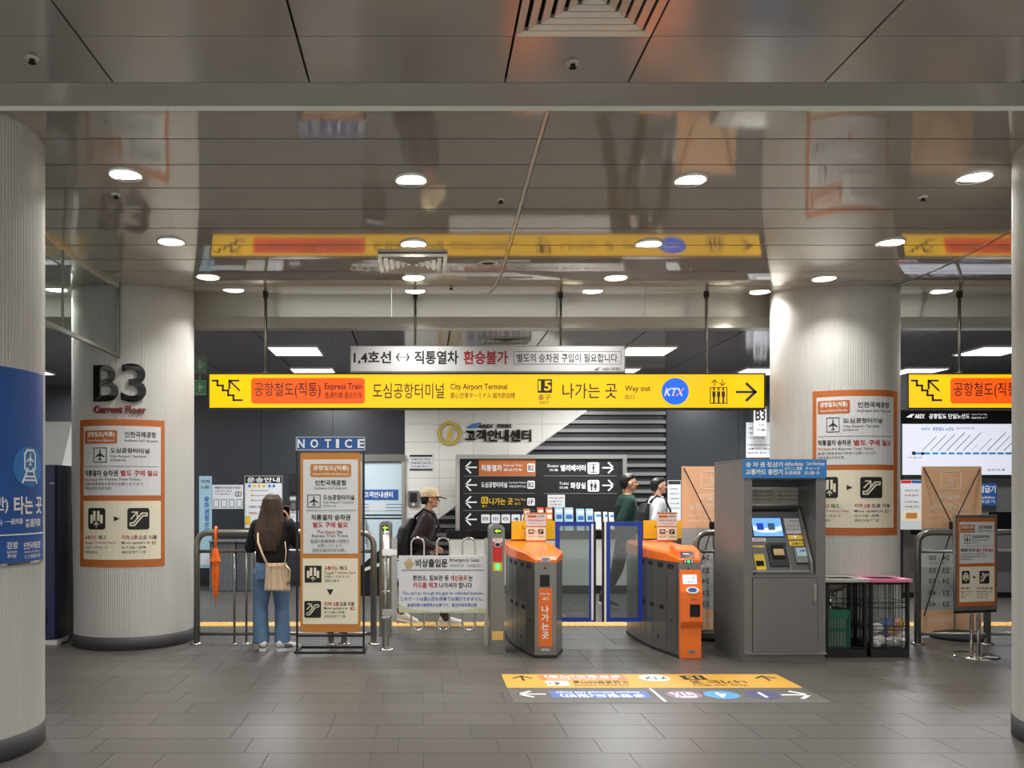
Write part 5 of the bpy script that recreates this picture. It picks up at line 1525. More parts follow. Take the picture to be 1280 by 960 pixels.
shoe(W, -.085, -.05, .12, 'sole', .24); shoe(W, .085, -.06, -1.05, 'sole', .24, stripes=True)
ph = thing('phone', tuple(org(W) + Vector((.10, .23, 1.32))), 'phone in a pale case held up by the long-haired person', 'phone')
L = org(W)
MB().box(L.x + .065, L.x + .135, L.y + .205, L.y + .214, 1.29, 1.40).build('case', 'beige', ph, bevel=.004)
MB().box(L.x + .069, L.x + .131, L.y + .2035, L.y + .2048, 1.294, 1.396).build('screen', 'blackg', ph)
# shoulder bag
bgx, bgy = gx(349.5, 8.2), 8.2 - .20
bag = thing('shoulder_bag', (bgx, bgy, .60), 'beige pleated shoulder bag carried by the long-haired person', 'bag')
n = 40; vs = []
zz = [.600, .615, .70, .79, .845, .858]
for k, z in enumerate(zz):
    t = (z - .6) / .258
    hw = .125 - .030 * t
    for j in range(n):
        a = 2 * math.pi * j / n
        pw = .045 * (1 - .35 * t) + (.006 if j % 2 else -.004) * (0 if k in (0,) else 1)
        if k == 0: hw2, pw = hw * .97, pw * .8
        else: hw2 = hw
        cu, su = math.cos(a), math.sin(a)
        sx = abs(cu) ** .6 * (1 if cu > 0 else -1)
        vs.append((bgx + sx * hw2 + .012 * (1 - t), bgy + su * pw, z))
fs = [(i * n + j, i * n + (j + 1) % n, (i + 1) * n + (j + 1) % n, (i + 1) * n + j) for i in range(len(zz) - 1) for j in range(n)] + [tuple(range(n - 1, -1, -1)), tuple((len(zz) - 1) * n + j for j in range(n))]
pyd('pleated_body', vs, fs, M['beige'], bag)
MB().tube([(bgx - .085, bgy, .85), (bgx - .13, bgy - .01, .95), (bgx - .175, bgy + .015, 1.06), (bgx - .19, bgy + .09, 1.17), (bgx - .17, bgy + .19, 1.265)], .011, 8).build('strap', 'beige', bag, True)
MB().tube([(bgx + .085, bgy, .85), (bgx + .09, bgy + .04, .97), (bgx + .07, bgy + .09, 1.06)], .005, 6).build('rear_strap', 'beige', bag, True)
MB().tube([(bgx + .09, bgy - .03, .85), (bgx + .135, bgy - .035, .80), (bgx + .135, bgy - .04, .70), (bgx + .115, bgy - .04, .66)], .012, 8).build('tassel', 'gold', bag, True)
for q in (-.08, .08): MB().lathe((bgx + q, bgy, .845), [(.014, 0), (.014, .02)], 10).build('ring', 'gold', bag)
for q in (-.05, 0, .05): MB().tube([(bgx + q - .02, bgy - .042, .842), (bgx + q, bgy - .046, .832), (bgx + q + .02, bgy - .042, .842)], .006, 6).build('gathered_cord', 'beige', bag)

# ---- walkers in profile (facing +X): drawn facing +Y, then turned
def walker(x, d, H, label, top, m_top, m_leg, m_shoe, stride, hairm, fwd_arm, back_arm, lean=.0, coat=0.0, sh_z=0.0, kneeb=.06, tag_='walker'):
    s = H / 1.75
    P = thing('person', (gx(x, d), d, 0), label, 'person')
    Yw = -math.pi / 2
    hz = 1.625 * s
    hy = lean
    hip = .92 * s
    S_ = 1.43 * s
    f, b = stride
    def legs(bm, g, low):
        for q, st in ((1, f), (-1, b)):
            hipp = (q * .085 * s, 0, hip - .05); kn = (q * .085 * s, st * .55 + kneeb * s, .50 * s); an = (q * .085 * s, st, low if st > 0 else low + .05)
            capsule(bm, hipp, .082 * s + g, kn, .057 * s + g); capsule(bm, kn, .057 * s + g, an, .038 * s + g * 1.3)
    def arms(bm, g):
        for q, (el, wr) in ((1, fwd_arm), (-1, back_arm)):
            sp = (q * .185 * s, lean * .75, S_ - .045)
            e_ = (q * .225 * s, el[0] + lean * .5, el[1] * s); w_ = (q * .20 * s, wr[0] + lean * .4, wr[1] * s)
            capsule(bm, sp, .050 * s + g, e_, .041 * s + g); capsule(bm, e_, .041 * s + g, w_, .028 * s + g)
    def torso(bm, g, low):
        rings_z(bm, [(0, 0, low, .155 * s + g, .10 * s + g), (0, lean * .2, 1.0 * s, .15 * s + g, .10 * s + g), (0, lean * .45, 1.18 * s, .165 * s + g, .11 * s + g), (0, lean * .7, 1.33 * s, .185 * s + g, .115 * s + g), (0, lean * .8, S_, .165 * s + g, .085 * s + g), (0, lean * .88, S_ + .05 * s, .07 * s + g, .06 * s + g)])
    def body(bm):
        head(bm, (0, hy + .03, hz), s)
        capsule(bm, (0, lean * .85, S_ - .02), .058 * s, (0, hy + .012, hz - .05 * s), .052 * s)
        torso(bm, 0, .86 * s); arms(bm, 0); legs(bm, 0, .08)
        for q, (el, wr) in ((1, fwd_arm), (-1, back_arm)):
            e_ = Vector((q * .225 * s, el[0] + lean * .5, el[1] * s)); w_ = Vector((q * .20 * s, wr[0] + lean * .4, wr[1] * s))
            hand(bm, w_, w_ - e_, (-q, .15, 0), q)
    grow('body', body, 'skin', P, Yw, .007, 2)
    eyes(P, (0, hy + .03, hz), Yw, s)
    def cl_top(bm):
        torso(bm, .022, (.90 - coat) * s); arms(bm, .018 if coat == 0 else .024)
    grow(top, cl_top, m_top, P, Yw, .011, 4)
    def cl_leg(bm):
        rings_z(bm, [(0, 0, .98 * s, .150 * s, .105 * s), (0, 0, .86 * s, .165 * s, .115 * s), (0, .0, .80 * s, .16 * s, .11 * s)])
        legs(bm, .022, .10)
    grow('trousers', cl_leg, m_leg, P, Yw, .011, 4)
    for q, st in ((1, f), (-1, b)):
        shoe(P, q * .085 * s, st - .03, 0, m_shoe, .28, 0 if st > 0 else .035, 0 if st > 0 else -.22, body_yaw=Yw)
    if hairm:
        def hr(bm):
            rings_z(bm, [(0, hy + .02, hz + .126 * s, .03, .035), (0, hy + .022, hz + .112 * s, .062 * s, .078 * s), (0, hy + .008, hz + .078 * s, .082 * s, .100 * s), (0, hy - .014, hz + .045 * s, .082 * s, .088 * s), (0, hy - .032, hz + .0 * s, .077 * s, .066 * s), (0, hy - .045, hz - .045 * s, .064 * s, .046 * s), (0, hy - .05, hz - .075 * s, .045 * s, .03 * s)], 22)
            for k in range(7): capsule(bm, ((k - 3) * .018, hy + .06, hz + .105 * s), .014, ((k - 3) * .021, hy + .098, hz + .082 * s), .010, 8)
        grow('hair', hr, hairm, P, Yw, .008, 2)
    return P, s, hz, hy, S_
om, s, hz, hy, S_ = walker(525, 9.85, 1.575, 'older person in straw cap and dark jacket walking right behind the emergency gate', 'jacket', 'jacket', 'trous', 'sole', (.30, -.22), None,
                           ((-.10, 1.13), (.10, 1.02)), ((-.12, 1.13), (.02, .96)), .10, .20)
def capf(bm):
    rings_z(bm, [(0, hy + .02, hz + .135, .03, .04), (0, hy + .02, hz + .125, .062, .082), (0, hy + .018, hz + .085, .084, .106), (0, hy + .018, hz + .030, .088, .110), (0, hy + .018, hz + .026, .085, .106)], 22)
    loft(bm, [(Vector((0, hy + .10, hz + .036)), Vector((.085, 0, 0)), Vector((0, 0, .008))), (Vector((0, hy + .15, hz + .030)), Vector((.078, 0, 0)), Vector((0, 0, .007))), (Vector((0, hy + .205, hz + .018)), Vector((.04, 0, 0)), Vector((0, 0, .006)))], 16)
grow('straw_cap', capf, 'cap', om, -math.pi / 2, .006, 2)
def brim(bm):
    loft(bm, [(Vector((0, hy + .10, hz + .024)), Vector((.086, 0, 0)), Vector((0, 0, .005))), (Vector((0, hy + .155, hz + .018)), Vector((.080, 0, 0)), Vector((0, 0, .005))), (Vector((0, hy + .215, hz + .005)), Vector((.042, 0, 0)), Vector((0, 0, .005)))], 16)
grow('dark_brim', brim, 'black', om, -math.pi / 2, .005, 1)
def sidehair(bm): rings_z(bm, [(0, hy - .03, hz + .03, .080, .07), (0, hy - .04, hz - .03, .070, .05), (0, hy - .05, hz - .06, .05, .035)], 16)
grow('short_hair', sidehair, 'hairb', om, -math.pi / 2, .007, 1)
def backpack(P, s, S_, lean, label, sz=1.0):
    L = org(P)
    b = thing('backpack', (L.x - .22, L.y, L.z + .85 * s), label, 'backpack', 'backpacks of the walkers')
    def f(bm):
        loft(bm, [(Vector((0, -.135 + lean * .2, .80 * s)), Vector((.13, 0, 0)), Vector((0, .05, 0))), (Vector((0, -.20 + lean * .25, .86 * s)), Vector((.155, 0, 0)), Vector((0, .095, 0))), (Vector((0, -.22 + lean * .4, 1.05 * s)), Vector((.16, 0, 0)), Vector((0, .11 * sz, 0))),
                  (Vector((0, -.20 + lean * .55, 1.25 * s)), Vector((.15, 0, 0)), Vector((0, .095 * sz, 0))), (Vector((0, -.155 + lean * .65, 1.38 * s)), Vector((.12, 0, 0)), Vector((0, .055, 0)))], 20)
        loft(bm, [(Vector((0, -.29 + lean * .3, .90 * s)), Vector((.11, 0, 0)), Vector((0, .04, 0))), (Vector((0, -.325 + lean * .35, 1.0 * s)), Vector((.12, 0, 0)), Vector((0, .045, 0))), (Vector((0, -.30 + lean * .4, 1.13 * s)), Vector((.10, 0, 0)), Vector((0, .03, 0)))], 16)
    dummy = thing('tmp_frame', tuple(L), 'x', 'x'); 
    o = grow('pack', f, 'bpack', dummy, -math.pi / 2, .011, 3)
    me = o.data; me.transform(Matrix.Translation(L - org(b))); o.parent = b; ORG[o.name] = org(b)
    bpy.data.objects.remove(dummy)
    for q in (-1, 1):
        pts = [Vector((q * .10, -.125 + lean * .6, S_ - .04)), Vector((q * .115, -.03 + lean * .75, S_ + .062)), Vector((q * .12, .09 + lean * .8, S_ - .0)), Vector((q * .13, .165 + lean * .6, S_ - .16 * s)), Vector((q * .15, .10 + lean * .4, S_ - .34 * s)), Vector((q * .165, -.05 + lean * .3, S_ - .42 * s)), Vector((q * .14, -.15 + lean * .3, S_ - .45 * s))]
        R = Matrix.Translation(L) @ Matrix.Rotation(-math.pi / 2, 4, 'Z')
        MB().tube([R @ p for p in pts], .016, 8).build('shoulder_strap', 'bpack', b, True)
    return b
backpack(om, s, S_, .10, 'black backpack on the older person in the straw cap', 1.1)
gm, s, hz, hy, S_ = walker(781, 11.25, 1.80, 'person in dark green sweater walking right beyond the glass flaps', 'green_sweater', 'gsweat', 'trous', 'trous', (.30, -.26), 'hairb',
                           ((-.12, 1.14), (-.05, .90)), ((-.02, 1.13), (.14, .96)), .03, .02)
L = org(gm)
tm2, s2, hz2, hy2, S2 = walker(819, 12.1, 1.77, 'person in light grey tee with backpack walking right beyond the yellow plate', 'light_tee', 'tee', 'trous', 'sole', (.26, -.24), 'hairb',
                           ((-.08, 1.15), (.06, .93)), ((-.05, 1.13), (.08, .94)), .03)
backpack(tm2, s2, S2, .03, 'black backpack on the person in the light grey tee')

# ================================================================== information centre on the back wall
wd = WALL_D - .004
r = thing('centre_lettering', (gx(605, wd), wd, gz(557, wd)), 'black raised lettering with a blue swoosh on the white tiles', 'lettering')
B = Board(Flat(wd), r)
B.T('고객안내센터', 581, 537, 664, 552, 'blackg', .02, .03, .1, th=.03)
B.poly([[(0, .15), (.45, .8), (.95, 1), (1, .9), (.7, .55), (.62, .2), (.3, .1)]], 582, 528, 602, 536, 'sky', .02, .02, 'swoosh')
B.T('AREX', 596, 530.5, 618, 535, 'blackg', .02, .02, .1, .25, th=.02); B.T('공항철도', 621, 530, 640, 535, 'blackg', .02, .02, .1, th=.02)
r = thing('information_symbol', (gx(562, wd), wd, gz(557, wd)), 'round yellow information symbol on the white tiles', 'symbol')
B = Board(Flat(wd), r)
B.disc(547.5, 527.5, 576.5, 556.5, 'tagyel', .03, .03, 'ring', 28, .80)
B.disc(547, 527, 577, 557, 'dsteel', .02, .02, 'ring_edge', 28, .74)
B.T('i', 557.5, 534, 567, 550.5, 'tagyel', .025, .04, .1, .2, th=.03)
def sheet(x0, y0, x1, y1, label, lines, d=None, m='paper', top=None, head_=None, name='wall_notice', cat='notice'):
    d = d or WALL_D - .003
    o = thing(name, (gx((x0 + x1) / 2, d), d, gz(y1, d)), label, cat)
    B = Board(Flat(d), o)
    B.R(x0, y0, x1, y1, m, .006, .008, 'sheet')
    if top: B.R(x0 + .6, y0 + .6, x1 - .6, y0 + top, 'ink', .008, .002, 'heading_band')
    if head_: B.T(head_, x0 + 3, y0 + 1.6, x1 - 3, y0 + (top or 5) - 1, 'white' if top else 'ink', .0095, .01)
    for t, a, y, b, h, c in lines: B.T(t, a, y, b, y + h, c, .0095, 0)
    return o, B
o, B = sheet(511.5, 568, 541, 588.5, 'small white notice with dark bands on the white tiles', [('교통카드 충전', 514, 573, 538, 2.4, 'grey'), ('직통열차 승차권', 514, 577.5, 538, 2.4, 'grey'), ('카드를 찍고', 514, 582, 534, 2.2, 'grey')], top=3, )
B.R(512, 586, 540.5, 588, 'ink', .008, .002, 'foot_band')
ip = thing('intercom', (gx(516.5, wd), wd, gz(633, wd)), 'steel intercom box on the white tiles behind the older person', 'intercom')
B = Board(Flat(wd), ip)
B.R(509.5, 613.5, 524, 633, 'dsteel', .04, .05, 'box', 2); B.R(512, 616, 521.5, 628, 'black', .043, .004, 'screen', 1); B.disc(515, 629, 518.5, 632, 'chrome', .045, .004, 'button', 12)
# direction board standing before the wall
dd = 13.5
db = thing('direction_board', (gx(676, dd), dd, 0), 'wide black direction board in a steel frame above the counter', 'direction board')
B = Board(Flat(dd), db)
MB().box(gx(574, dd), gx(779, dd), dd + .01, dd + .05, gz(668, dd), gz(572, dd)).build('back_panel', 'black', db)
B.F_(569.5, 568.5, 783, 672, 5, 'steel', .03, .09, 'frame')
for x in (575, 778): MB().box(gx(x, dd) - .04, gx(x, dd) + .04, dd, dd + .08, 0, gz(672, dd)).build('leg', 'steel', db)
w = .004
ys = [574, 596, 617.5, 639, 660]
for i in range(4):
    B.poly(ARROW_L, 580.5, ys[i] + 2.5, 596, ys[i] + 18, 'white', w, name='arrow')
    if i: B.R(579, ys[i] - 1.2, 669, ys[i] - .4, 'grey', w - .002, .002, 'row_line')
B.R(598.5, 574.5, 669.5, 595.5, 'orange', .0, .006, 'orange_row')
B.T('직통열차', 601.5, 581, 627.5, 589, 'white', w, .015); B.T('Express Train', 629.5, 580, 653, 584, 'white', w, 0); B.T('直达列车', 629.5, 585.5, 653, 589, 'white', w, 0)
B.R(659, 579.5, 668.5, 590, 'white', w, .002, 'floor_tag', 1.5); B.T('B2', 660.3, 581.5, 667.2, 588, 'ink', w + .002, .01)
B.T('도심공항터미널', 601.5, 602.5, 634, 609.5, 'white', w, .015); B.T('City Airport Terminal', 636, 602, 657, 605, 'white', w, 0); B.T('직통공항터미널', 636, 606.5, 657, 609.5, 'white', w, 0)
B.R(659, 601, 668.5, 611, 'white', w, .002, 'floor_tag', 1.5); B.T('B2', 660.3, 603, 667.2, 609, 'ink', w + .002, .01)
B.R(601.5, 621, 610, 629.5, 'tagyel', w, .002, 'exit_tag', 1); B.T('15', 603, 622.5, 608.5, 628, 'ink', w + .002, .02); B.T('출구', 602.5, 631, 609, 634.5, 'tagyel', w, 0)
B.T('나가는 곳', 611.5, 622.5, 641, 631, 'tagyel', w, .015); B.T('Way Out', 643, 623, 657, 626.5, 'tagyel', w, 0); B.T('出口', 643, 628, 650, 631, 'tagyel', w, 0)
B.R(659, 622.5, 668.5, 632, 'white', w, .002, 'floor_tag', 1.5); B.T('1F', 660.8, 624.3, 666.8, 630.3, 'ink', w + .002, .01)
for k, t in enumerate(('KTX', 'GTX', 'KTX', '4', '1')):
    x = 601.5 + k * 12.6
    B.R(x, 643, x + 11, 654, 'white', w, .002, 'line_tag', 1.5); B.T(t, x + 2, 646.5, x + 9, 650.5, 'blue' if k % 2 else 'ink', w + .002, .01)
for i, (t, en, y) in enumerate((('엘리베이터', 'Elevator', 574), ('화장실', 'Toilet', 596))):
    x0 = 700.5 if i == 0 else 713
    B.T(t, x0, y + 7, 732, y + 15, 'white', w, .02); B.T(en, x0 - 16 if i == 0 else x0 - 14, y + 6.5, x0 - 2, y + 10, 'white', w, 0); B.T('交通', x0 - 14, y + 12, x0 - 3, y + 15, 'white', w, 0)
    B.R(734.5, y + 4, 749, y + 18.5, 'white', w, .002, 'icon_plate', 2)
    B.poly((rrect(.14, .1, .86, .9, .06) + figure(.5, .7)) if i == 0 else (figure(.3, .9) + figure(.7, .9, True)), 736, y + 5.5, 747.5, y + 17.5, 'ink', w + .002)
    B.poly(ARROW_R, 753, y + 3.5, 768, y + 18, 'white', w, name='arrow')
    B.R(679.5, y + 20.5, 771, y + 21.4, 'grey', w - .002, .002, 'row_line')
o, B = sheet(684.5, 618.5, 706, 634, 'white paper notice taped on the black direction board', [('지하 2층 승차권', 687, 621, 704, 2.6, 'red'), ('교통카드', 687, 625.5, 703, 2.2, 'grey'), ('카드를 찍고', 687, 629.5, 703, 2.2, 'grey')], d=dd - .002)
# counter
cd = 12.9
ct = thing('counter', (gx(700, cd), cd + .3, 0), 'long dark-topped counter with white front below the direction board', 'counter')
ca, cb = gx(562, cd), gx(836, cd)
cz = gz(672, cd)
MB().box(ca, cb, cd, cd + .45, .13, cz).build('carcass', 'slatd', ct)
MB().box(ca - .05, cb + .05, cd - .06, cd + .5, cz, cz + .11).build('counter_top', 'blackg', ct, bevel=.012)
MB().box(ca, cb, cd - .004, cd + .45, 0, .13).build('skirting', 'slatd', ct)
k = 6
for i in range(k):
    a0 = ca + (cb - ca) * i / k; a1 = ca + (cb - ca) * (i + 1) / k
    MB().box(a0 + .003, a1 - .003, cd - .02, cd, .13, cz - .02).build('front_tile', 'wtile', ct)
top = cz + .11
spec = [(655, 663, 636, 'oframe'), (672, 680, 634.5, 'odark'), (682.5, 691, 634.5, 'odark'), (694, 704, 634.5, 'brochb'), (706, 717, 634.5, 'brochb'), (721, 731, 636, 'brochb'), (733, 742, 636, 'brochb'), (744, 752, 640, 'paper'), (755, 760, 640, 'paper'), (762, 768, 640.5, 'paper')]
nm_ = ['small amber leaflet stand leftmost on the counter', 'orange leaflet stand left of a like one on the counter', 'orange leaflet stand right of a like one on the counter', 'pale blue leaflet stand next to the orange ones', 'second pale blue leaflet stand from the orange ones', 'third pale blue leaflet stand from the orange ones', 'fourth pale blue leaflet stand from the orange ones',
       'white leaflet stand next to the blue ones on the counter', 'narrow white leaflet stand between two others', 'rightmost white leaflet stand on the counter']
for (x0, x1, y0, m), lab in zip(spec, nm_):
    d = cd + .02
    o = thing('leaflet_stand', (gx((x0 + x1) / 2, d), d, top), lab, 'leaflet', 'leaflet stands on the counter')
    a, b = gx(x0, d), gx(x1, d); z1 = gz(y0, d)
    MB().prism([(d, top), (d + .01, top), (d + .07, z1), (d + .06, z1)], 'x', a, b).build('leaflet', m, o)
    MB().prism([(d + .055, z1 - .02), (d + .06, z1 - .02), (d + .13, top), (d + .125, top)], 'x', a + .02, b - .02).build('easel_back', 'grey', o)
    MB().box(a + .01, b - .01, d - .012, d + .008, top, top + .02).build('lip', 'white' if m == 'brochb' else 'dsteel', o)
    S = Slope(d, top, d + .06, z1)
    Bq = Board(S, o); Bq.R(x0 + 1, y0 + 3, x1 - 1, y0 + 6, 'white' if m != 'paper' else 'sky', .002, .002, 'title_band'); Bq.R(x0 + 1.5, y0 + 9, x1 - 1.5, y0 + 14, 'blue' if m == 'brochb' else 'cream', .002, .002, 'picture_block')
# door with a frosted film, left of the white tiles
dr = thing('door_1', (gx(478, wd), wd, 0), 'steel framed door with pale film and a blue lettering band', 'door', kind='structure')
B = Board(Flat(wd), dr)
B.F_(449, 568, 506, 727, 4, 'steel', .05, .06, 'door_frame'); B.R(453, 578, 502, 726, 'icebl', .01, .012, 'door_leaf')
B.R(449, 568, 506, 577, 'dsteel', .06, .05, 'door_closer_box')
B.R(447, 612, 498, 625, 'blue', .013, .003, 'blue_band'); B.T('고객안내센터', 455, 614.5, 491, 622, 'white', .016, .02)
for y in (630, 634, 638): B.R(453, y, 502, y + .8, 'grey', .012, .002, 'film_line')
B.T('운영시간 05:20~24:00', 462, 630, 480, 632.5, 'ink', .0135, 0) if False else B.R(461, 629, 482, 638.5, 'paper', .013, .002, 'hours_paper')
for y in (643, 647): B.R(453, y, 502, y + 2, 'ink', .012, .002, 'film_band')
MB().box(gx(457, wd), gx(459, wd), wd - .09, wd - .06, gz(680, wd), gz(650, wd)).build('door_handle', 'chrome', dr)
B = None
o = thing('floor_display', (gx(465, 12.6), 12.6, 0), 'low black and white wedge display beside the pale door', 'display')
MB().prism([(gx(450, 12.6), 0), (gx(480, 12.6), 0), (gx(480, 12.6), gz(683, 12.6)), (gx(450, 12.6), gz(708, 12.6))], 'y', 12.6, 12.75).build('wedge', 'black', o)
MB().prism([(gx(456, 12.59), gz(714, 12.59)), (gx(479, 12.59), gz(706, 12.59)), (gx(479, 12.59), gz(702, 12.59)), (gx(456, 12.59), gz(710, 12.59))], 'y', 12.59, 12.6).build('white_stripe', 'white', o)
# posters on the charcoal wall at the left
o, B = sheet(249, 595, 265, 710, 'tall narrow pale blue poster at the edge of the left column', [('지하', 251, 600, 263, 4, 'ink'), ('2층', 251, 607, 262, 4, 'greensign')], m='brochb', name='wall_poster', cat='poster')
for k, ch in enumerate('승차권정산기'): B.T(ch, 255.5, 620 + k * 8, 261.5, 627 + k * 8, 'blue', .0095, .02, name='letter')
B.R(251, 690, 263, 706, 'paper', .008, .002, 'picture_block')
o, B = sheet(265.5, 606, 304, 636, 'white notice with four small cards left of the tall poster', [('직통열차 승차권 별도 구매 필요', 268, 608, 301, 3.2, 'ink'), ('교통카드 충전', 268, 613, 290, 1.8, 'grey'), ('카드를 찍고', 268, 616.5, 288, 1.8, 'grey')])
for k in range(4): B.R(266.8 + k * 9.6, 624, 274 + k * 9.6, 634.5, 'grey', .008, .002, 'card_picture', 1); B.R(267.6 + k * 9.6, 625, 273.2 + k * 9.6, 633.5, 'paper', .0095, .002, 'card_face')
B.poly(ring(.3, .5, .26, .42, .1) + ring(.7, .5, .26, .42, .1), 293.5, 613.5, 302.5, 621.5, 'ink', .009)
o, B = sheet(306, 595, 353, 660, 'framed route poster with black heading behind the long-haired person', [('공항철도 교통카드', 311, 632, 332, 3, 'ink'), ('직통열차', 311, 640, 322, 3, 'red')], top=9, head_='운송안내', name='wall_poster', cat='poster')
B.F_(305.5, 594.5, 353.5, 660.5, 1, 'steel', .012, .014, 'frame')
for k, (x, m) in enumerate(((310, 'sky'), (316, 'tagyel'), (322, 'tagyel'), (328, 'tagyel'), (335, 'sky'), (340.5, 'sky'))): B.disc(x, 605.5, x + 4, 609.5, m, .009, .002, 'route_dot', 12)
for y in (613, 619, 625): B.R(313, y, 336, y + .6, 'grey', .009, .001, 'route_line'); B.disc(314, y - 1.4, 317, y + 1.6, 'tagyel', .010, .002, 'route_dot', 10)
B.R(307, 645, 313, 656, 'tagyel', .009, .002, 'yellow_block')
o = thing('wall_phone', (gx(369, wd), wd, gz(632, wd)), 'black wall panel with small grey boxes left of the amber notice board', 'wall panel')
B = Board(Flat(wd), o); B.R(363, 592, 376, 615, 'black', .06, .07, 'panel', 1); B.R(362.5, 620, 371, 626.5, 'steel', .04, .05, 'box', .8); B.R(364, 628, 370, 637, 'dsteel', .04, .05, 'box', .8); B.R(363.5, 622, 370, 624, 'paper', .042, .003, 'label')
o, B = sheet(360, 638, 373.5, 652.5, 'small white paper below the black wall panel', [('승차권', 362, 640, 371, 2.5, 'grey'), ('교통카드', 362, 645, 372, 2.2, 'grey')])
# grey skirted tables beyond the rail
for x0, x1, lab in ((262, 294, 'low grey fabric-skirted table beyond the rail, near the umbrella'), (296, 313, 'narrow grey box beyond the rail between table and person')):
    d = 13.2
    o = thing('skirted_table', (gx((x0 + x1) / 2, d), d, 0), lab, 'table')
    a, b = gx(x0, d), gx(x1, d); z1 = gz(676, d)
    n = 24
    pl = [(a + (b - a) * i / n, d + (.02 if i % 2 else 0)) for i in range(n + 1)] + [(b, d + .5), (a, d + .5)]
    MB().prism(pl, 'z', 0.01, z1 - .02).build('skirt', 'gskirt', o); MB().box(a - .02, b + .02, d - .02, d + .52, z1 - .02, z1).build('table_top', 'machine', o)
# green exit sign high at the left
o = thing('exit_sign', (gx(251, 13.0), 13.0, gz(496, 13.0)), 'green lit exit sign beside the left column under the passage ceiling', 'exit sign')
B = Board(Flat(13.0), o); B.R(243, 475, 258, 494, 'dsteel', -.002, .05, 'housing'); B.R(244, 476, 257.2, 492, 'greensign', .002, .006, 'lit_face'); B.poly(figure(.35, 1.2) + [[(.55, .3), (.9, .5), (.55, .7)]], 246, 478, 256, 490, 'white', .004)
MB().box(gx(250, 13.03) - .01, gx(250, 13.03) + .01, 13.02, 13.04, gz(475, 13.03), IN_Z).build('hanger', 'dsteel', o)
# notices beside the right column
o, B = sheet(932.5, 528, 964, 572, 'white printed sheet hanging beside the right column', [('직통열차 승차권 별도 구매', 935, 534, 955, 2.5, 'grey'), ('교통카드 충전기', 935, 540, 954, 2.5, 'grey'), ('지하 2층으로 이동', 935, 546, 955, 2.5, 'grey'), ('카드를 찍고 나가셔야 합니다', 934, 555, 962, 2.2, 'ink'), ('교통카드 태그', 934, 560, 962, 2.2, 'ink'), ('승차권 정산기', 934, 565, 962, 2.2, 'ink')])
o, B = sheet(942, 508, 958, 545, 'tilted white floor tag with black characters above the printed sheet', [('지하', 948, 530, 955, 3, 'ink'), ('3층', 946, 536, 957, 2.5, 'ink')], d=WALL_D - .3, name='floor_tag', cat='tag')
B.T('B3', 944, 512, 956.5, 526, 'ink', .0095, .03)
MB().tube([(gx(950, WALL_D - .3), WALL_D - .3, gz(508, WALL_D - .3)), (gx(950, WALL_D - .3), WALL_D - .3, IN_Z)], .006, 6).build('cord', 'dsteel', o)
o, B = sheet(834.5, 600.5, 851, 652, 'white printed notice on the charcoal panel left of a banner', [('공항철도', 837, 610, 848, 2.2, 'grey'), ('교통카드', 837, 616, 849, 2.2, 'grey'), ('직통열차', 837, 622, 849, 2.2, 'grey'), ('카드를', 837, 628, 849, 2.2, 'grey'), ('승차권', 837, 634, 849, 2.2, 'grey')], top=5, m='paper')
# route map and ticket machines at the right
md2 = 12.2
rm = thing('route_map', (gx(1240, md2), md2, gz(596, md2)), 'wide lit route map with a black header between the right columns', 'route map')
B = Board(Flat(md2), rm)
MB().box(gx(1125, md2), gx(1420, md2), md2 + .001, md2 + .12, gz(596, md2), gz(513, md2)).build('housing', 'black', rm)
B.R(1126, 513, 1419, 529, 'blackg', .002, .004, 'header'); B.R(1128, 530, 1418, 593.5, 'wsign', .002, .004, 'lit_map')
B.poly([[(0, .15), (.6, 1), (1, .9), (.6, .5), (.7, .1)]], 1132, 517.5, 1144, 522.5, 'white', .004, name='swoosh'); B.T('AREX', 1143, 517.5, 1156, 523, 'white', .004, .02, shear=.2)
B.T('공항철도 단일노선도', 1161, 517, 1212, 523.5, 'white', .004, .015); B.T('Airport Train Map', 1214, 517, 1234, 519.5, 'white', .004, 0); B.T('直通列車 地下', 1214, 521, 1234, 523.5, 'white', .004, 0)
B.T('AREX', 1151, 534.5, 1163, 537.5, 'blue', .004, 0); B.T('공항철도 노선도', 1165.5, 534, 1192, 538.5, 'blue', .004, .01); B.T('Airport Railroad Line', 1195, 534, 1218, 537, 'grey', .004, 0)
B.R(1141, 565.5, 1400, 568, 'sky', .004, .002, 'route_line'); B.disc(1139.5, 564, 1144.5, 569, 'ink', .006, .002, 'station_dot', 12); B.disc(1151, 565, 1155, 569, 'navy', .006, .002, 'station_dot', 12)
rn = random.Random(5)
for k in range(18):
    x = 1153 + k * 10.2; Lg = rn.uniform(8, 24)
    B.poly(stroke([(0, 0), (1, 1)], .035), x, 564 - Lg, x + Lg * .95, 563, 'ink', .004, name='station_name')
    B.disc(x - 1, 565.4, x + 2, 568.2, 'white', .006, .002, 'station_dot', 10)
B.T('2024', 1233, 586, 1256, 588.5, 'grey', .004, 0); B.T('서울역', 1134, 571, 1152, 573, 'grey', .004, 0)
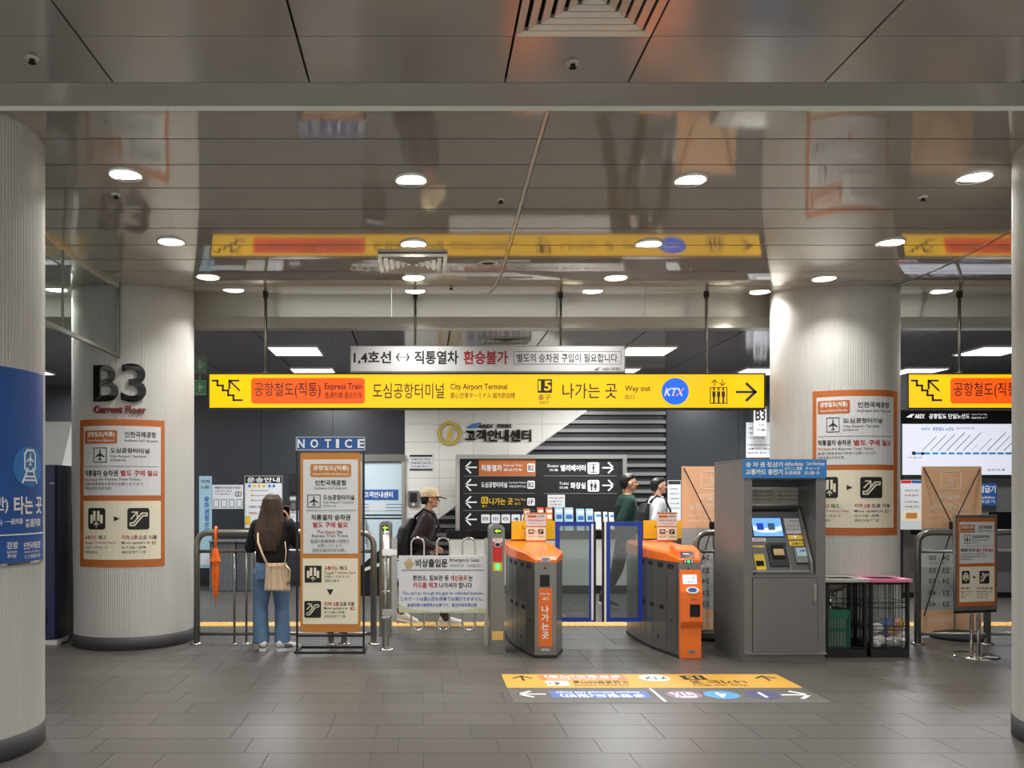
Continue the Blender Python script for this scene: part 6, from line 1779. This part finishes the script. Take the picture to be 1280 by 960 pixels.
for X in (gx(1128, md2), gx(1415, md2)): MB().box(X - .03, X + .03, md2 + .03, md2 + .09, 0, gz(596, md2)).build('post', 'black', rm)
o, B = sheet(1125.5, 600, 1152.5, 662, 'white leaflet poster with red heading below the route map', [('교통카드 충전', 1130, 612, 1148, 2.2, 'grey'), ('직통열차', 1130, 618, 1148, 2.2, 'red'), ('승차권 별도', 1130, 626, 1148, 2.2, 'grey'), ('카드를 찍고', 1130, 632, 1148, 2.2, 'grey')], d=md2 - .02, name='wall_poster', cat='poster')
B.R(1126, 600.5, 1139, 604, 'redpan', .008, .002, 'heading_block'); B.R(1139.5, 600.5, 1152, 604, 'blue', .008, .002, 'heading_block'); B.R(1126.5, 638, 1151.5, 652, 'cream', .008, .002, 'cream_block'); B.R(1132, 641, 1146, 648, 'oframe', .0095, .002, 'picture_block')
for i, xs_ in enumerate(((1126, 1222), (1224, 1320))):
    d = md2 + .15
    o = thing('ticket_vending_machine', (gx(sum(xs_) / 2, d), d + .3, 0), ['dark ticket vending machine behind the orange banner at the right', 'dark ticket vending machine hidden by the right front column'][i], 'ticket machine')
    MB().box(gx(xs_[0], d), gx(xs_[1], d), d, d + .6, .08, gz(598, d)).build('cabinet', 'dsteel' if i == 0 else 'machine', o, bevel=.01); MB().box(gx(xs_[0], d) + .03, gx(xs_[1], d) - .03, d + .04, d + .58, 0, .08).build('plinth', 'black', o)
    B = Board(Flat(d), o); B.R(xs_[0] + 12, 640, xs_[1] - 30, 668, 'blackg', .004, .006, 'screen'); B.R(xs_[0] + 12, 690, xs_[1] - 12, 715, 'recess', .004, .006, 'front_panel'); B.R(xs_[1] - 24, 645, xs_[1] - 10, 660, 'paper', .004, .006, 'label_plate')
o, B = sheet(1196, 604, 1245.5, 632, 'blue ticket machine sign with white lettering below the route map', [('Ticket Machine', 1200, 619.5, 1243, 4, 'white'), ('승차권 발급기', 1200, 625, 1243, 4, 'white')], d=md2 + .08, m='blue', name='machine_sign', cat='sign')
B.T('승차권 발급기', 1199, 607, 1244, 616, 'white', .0095, .025)
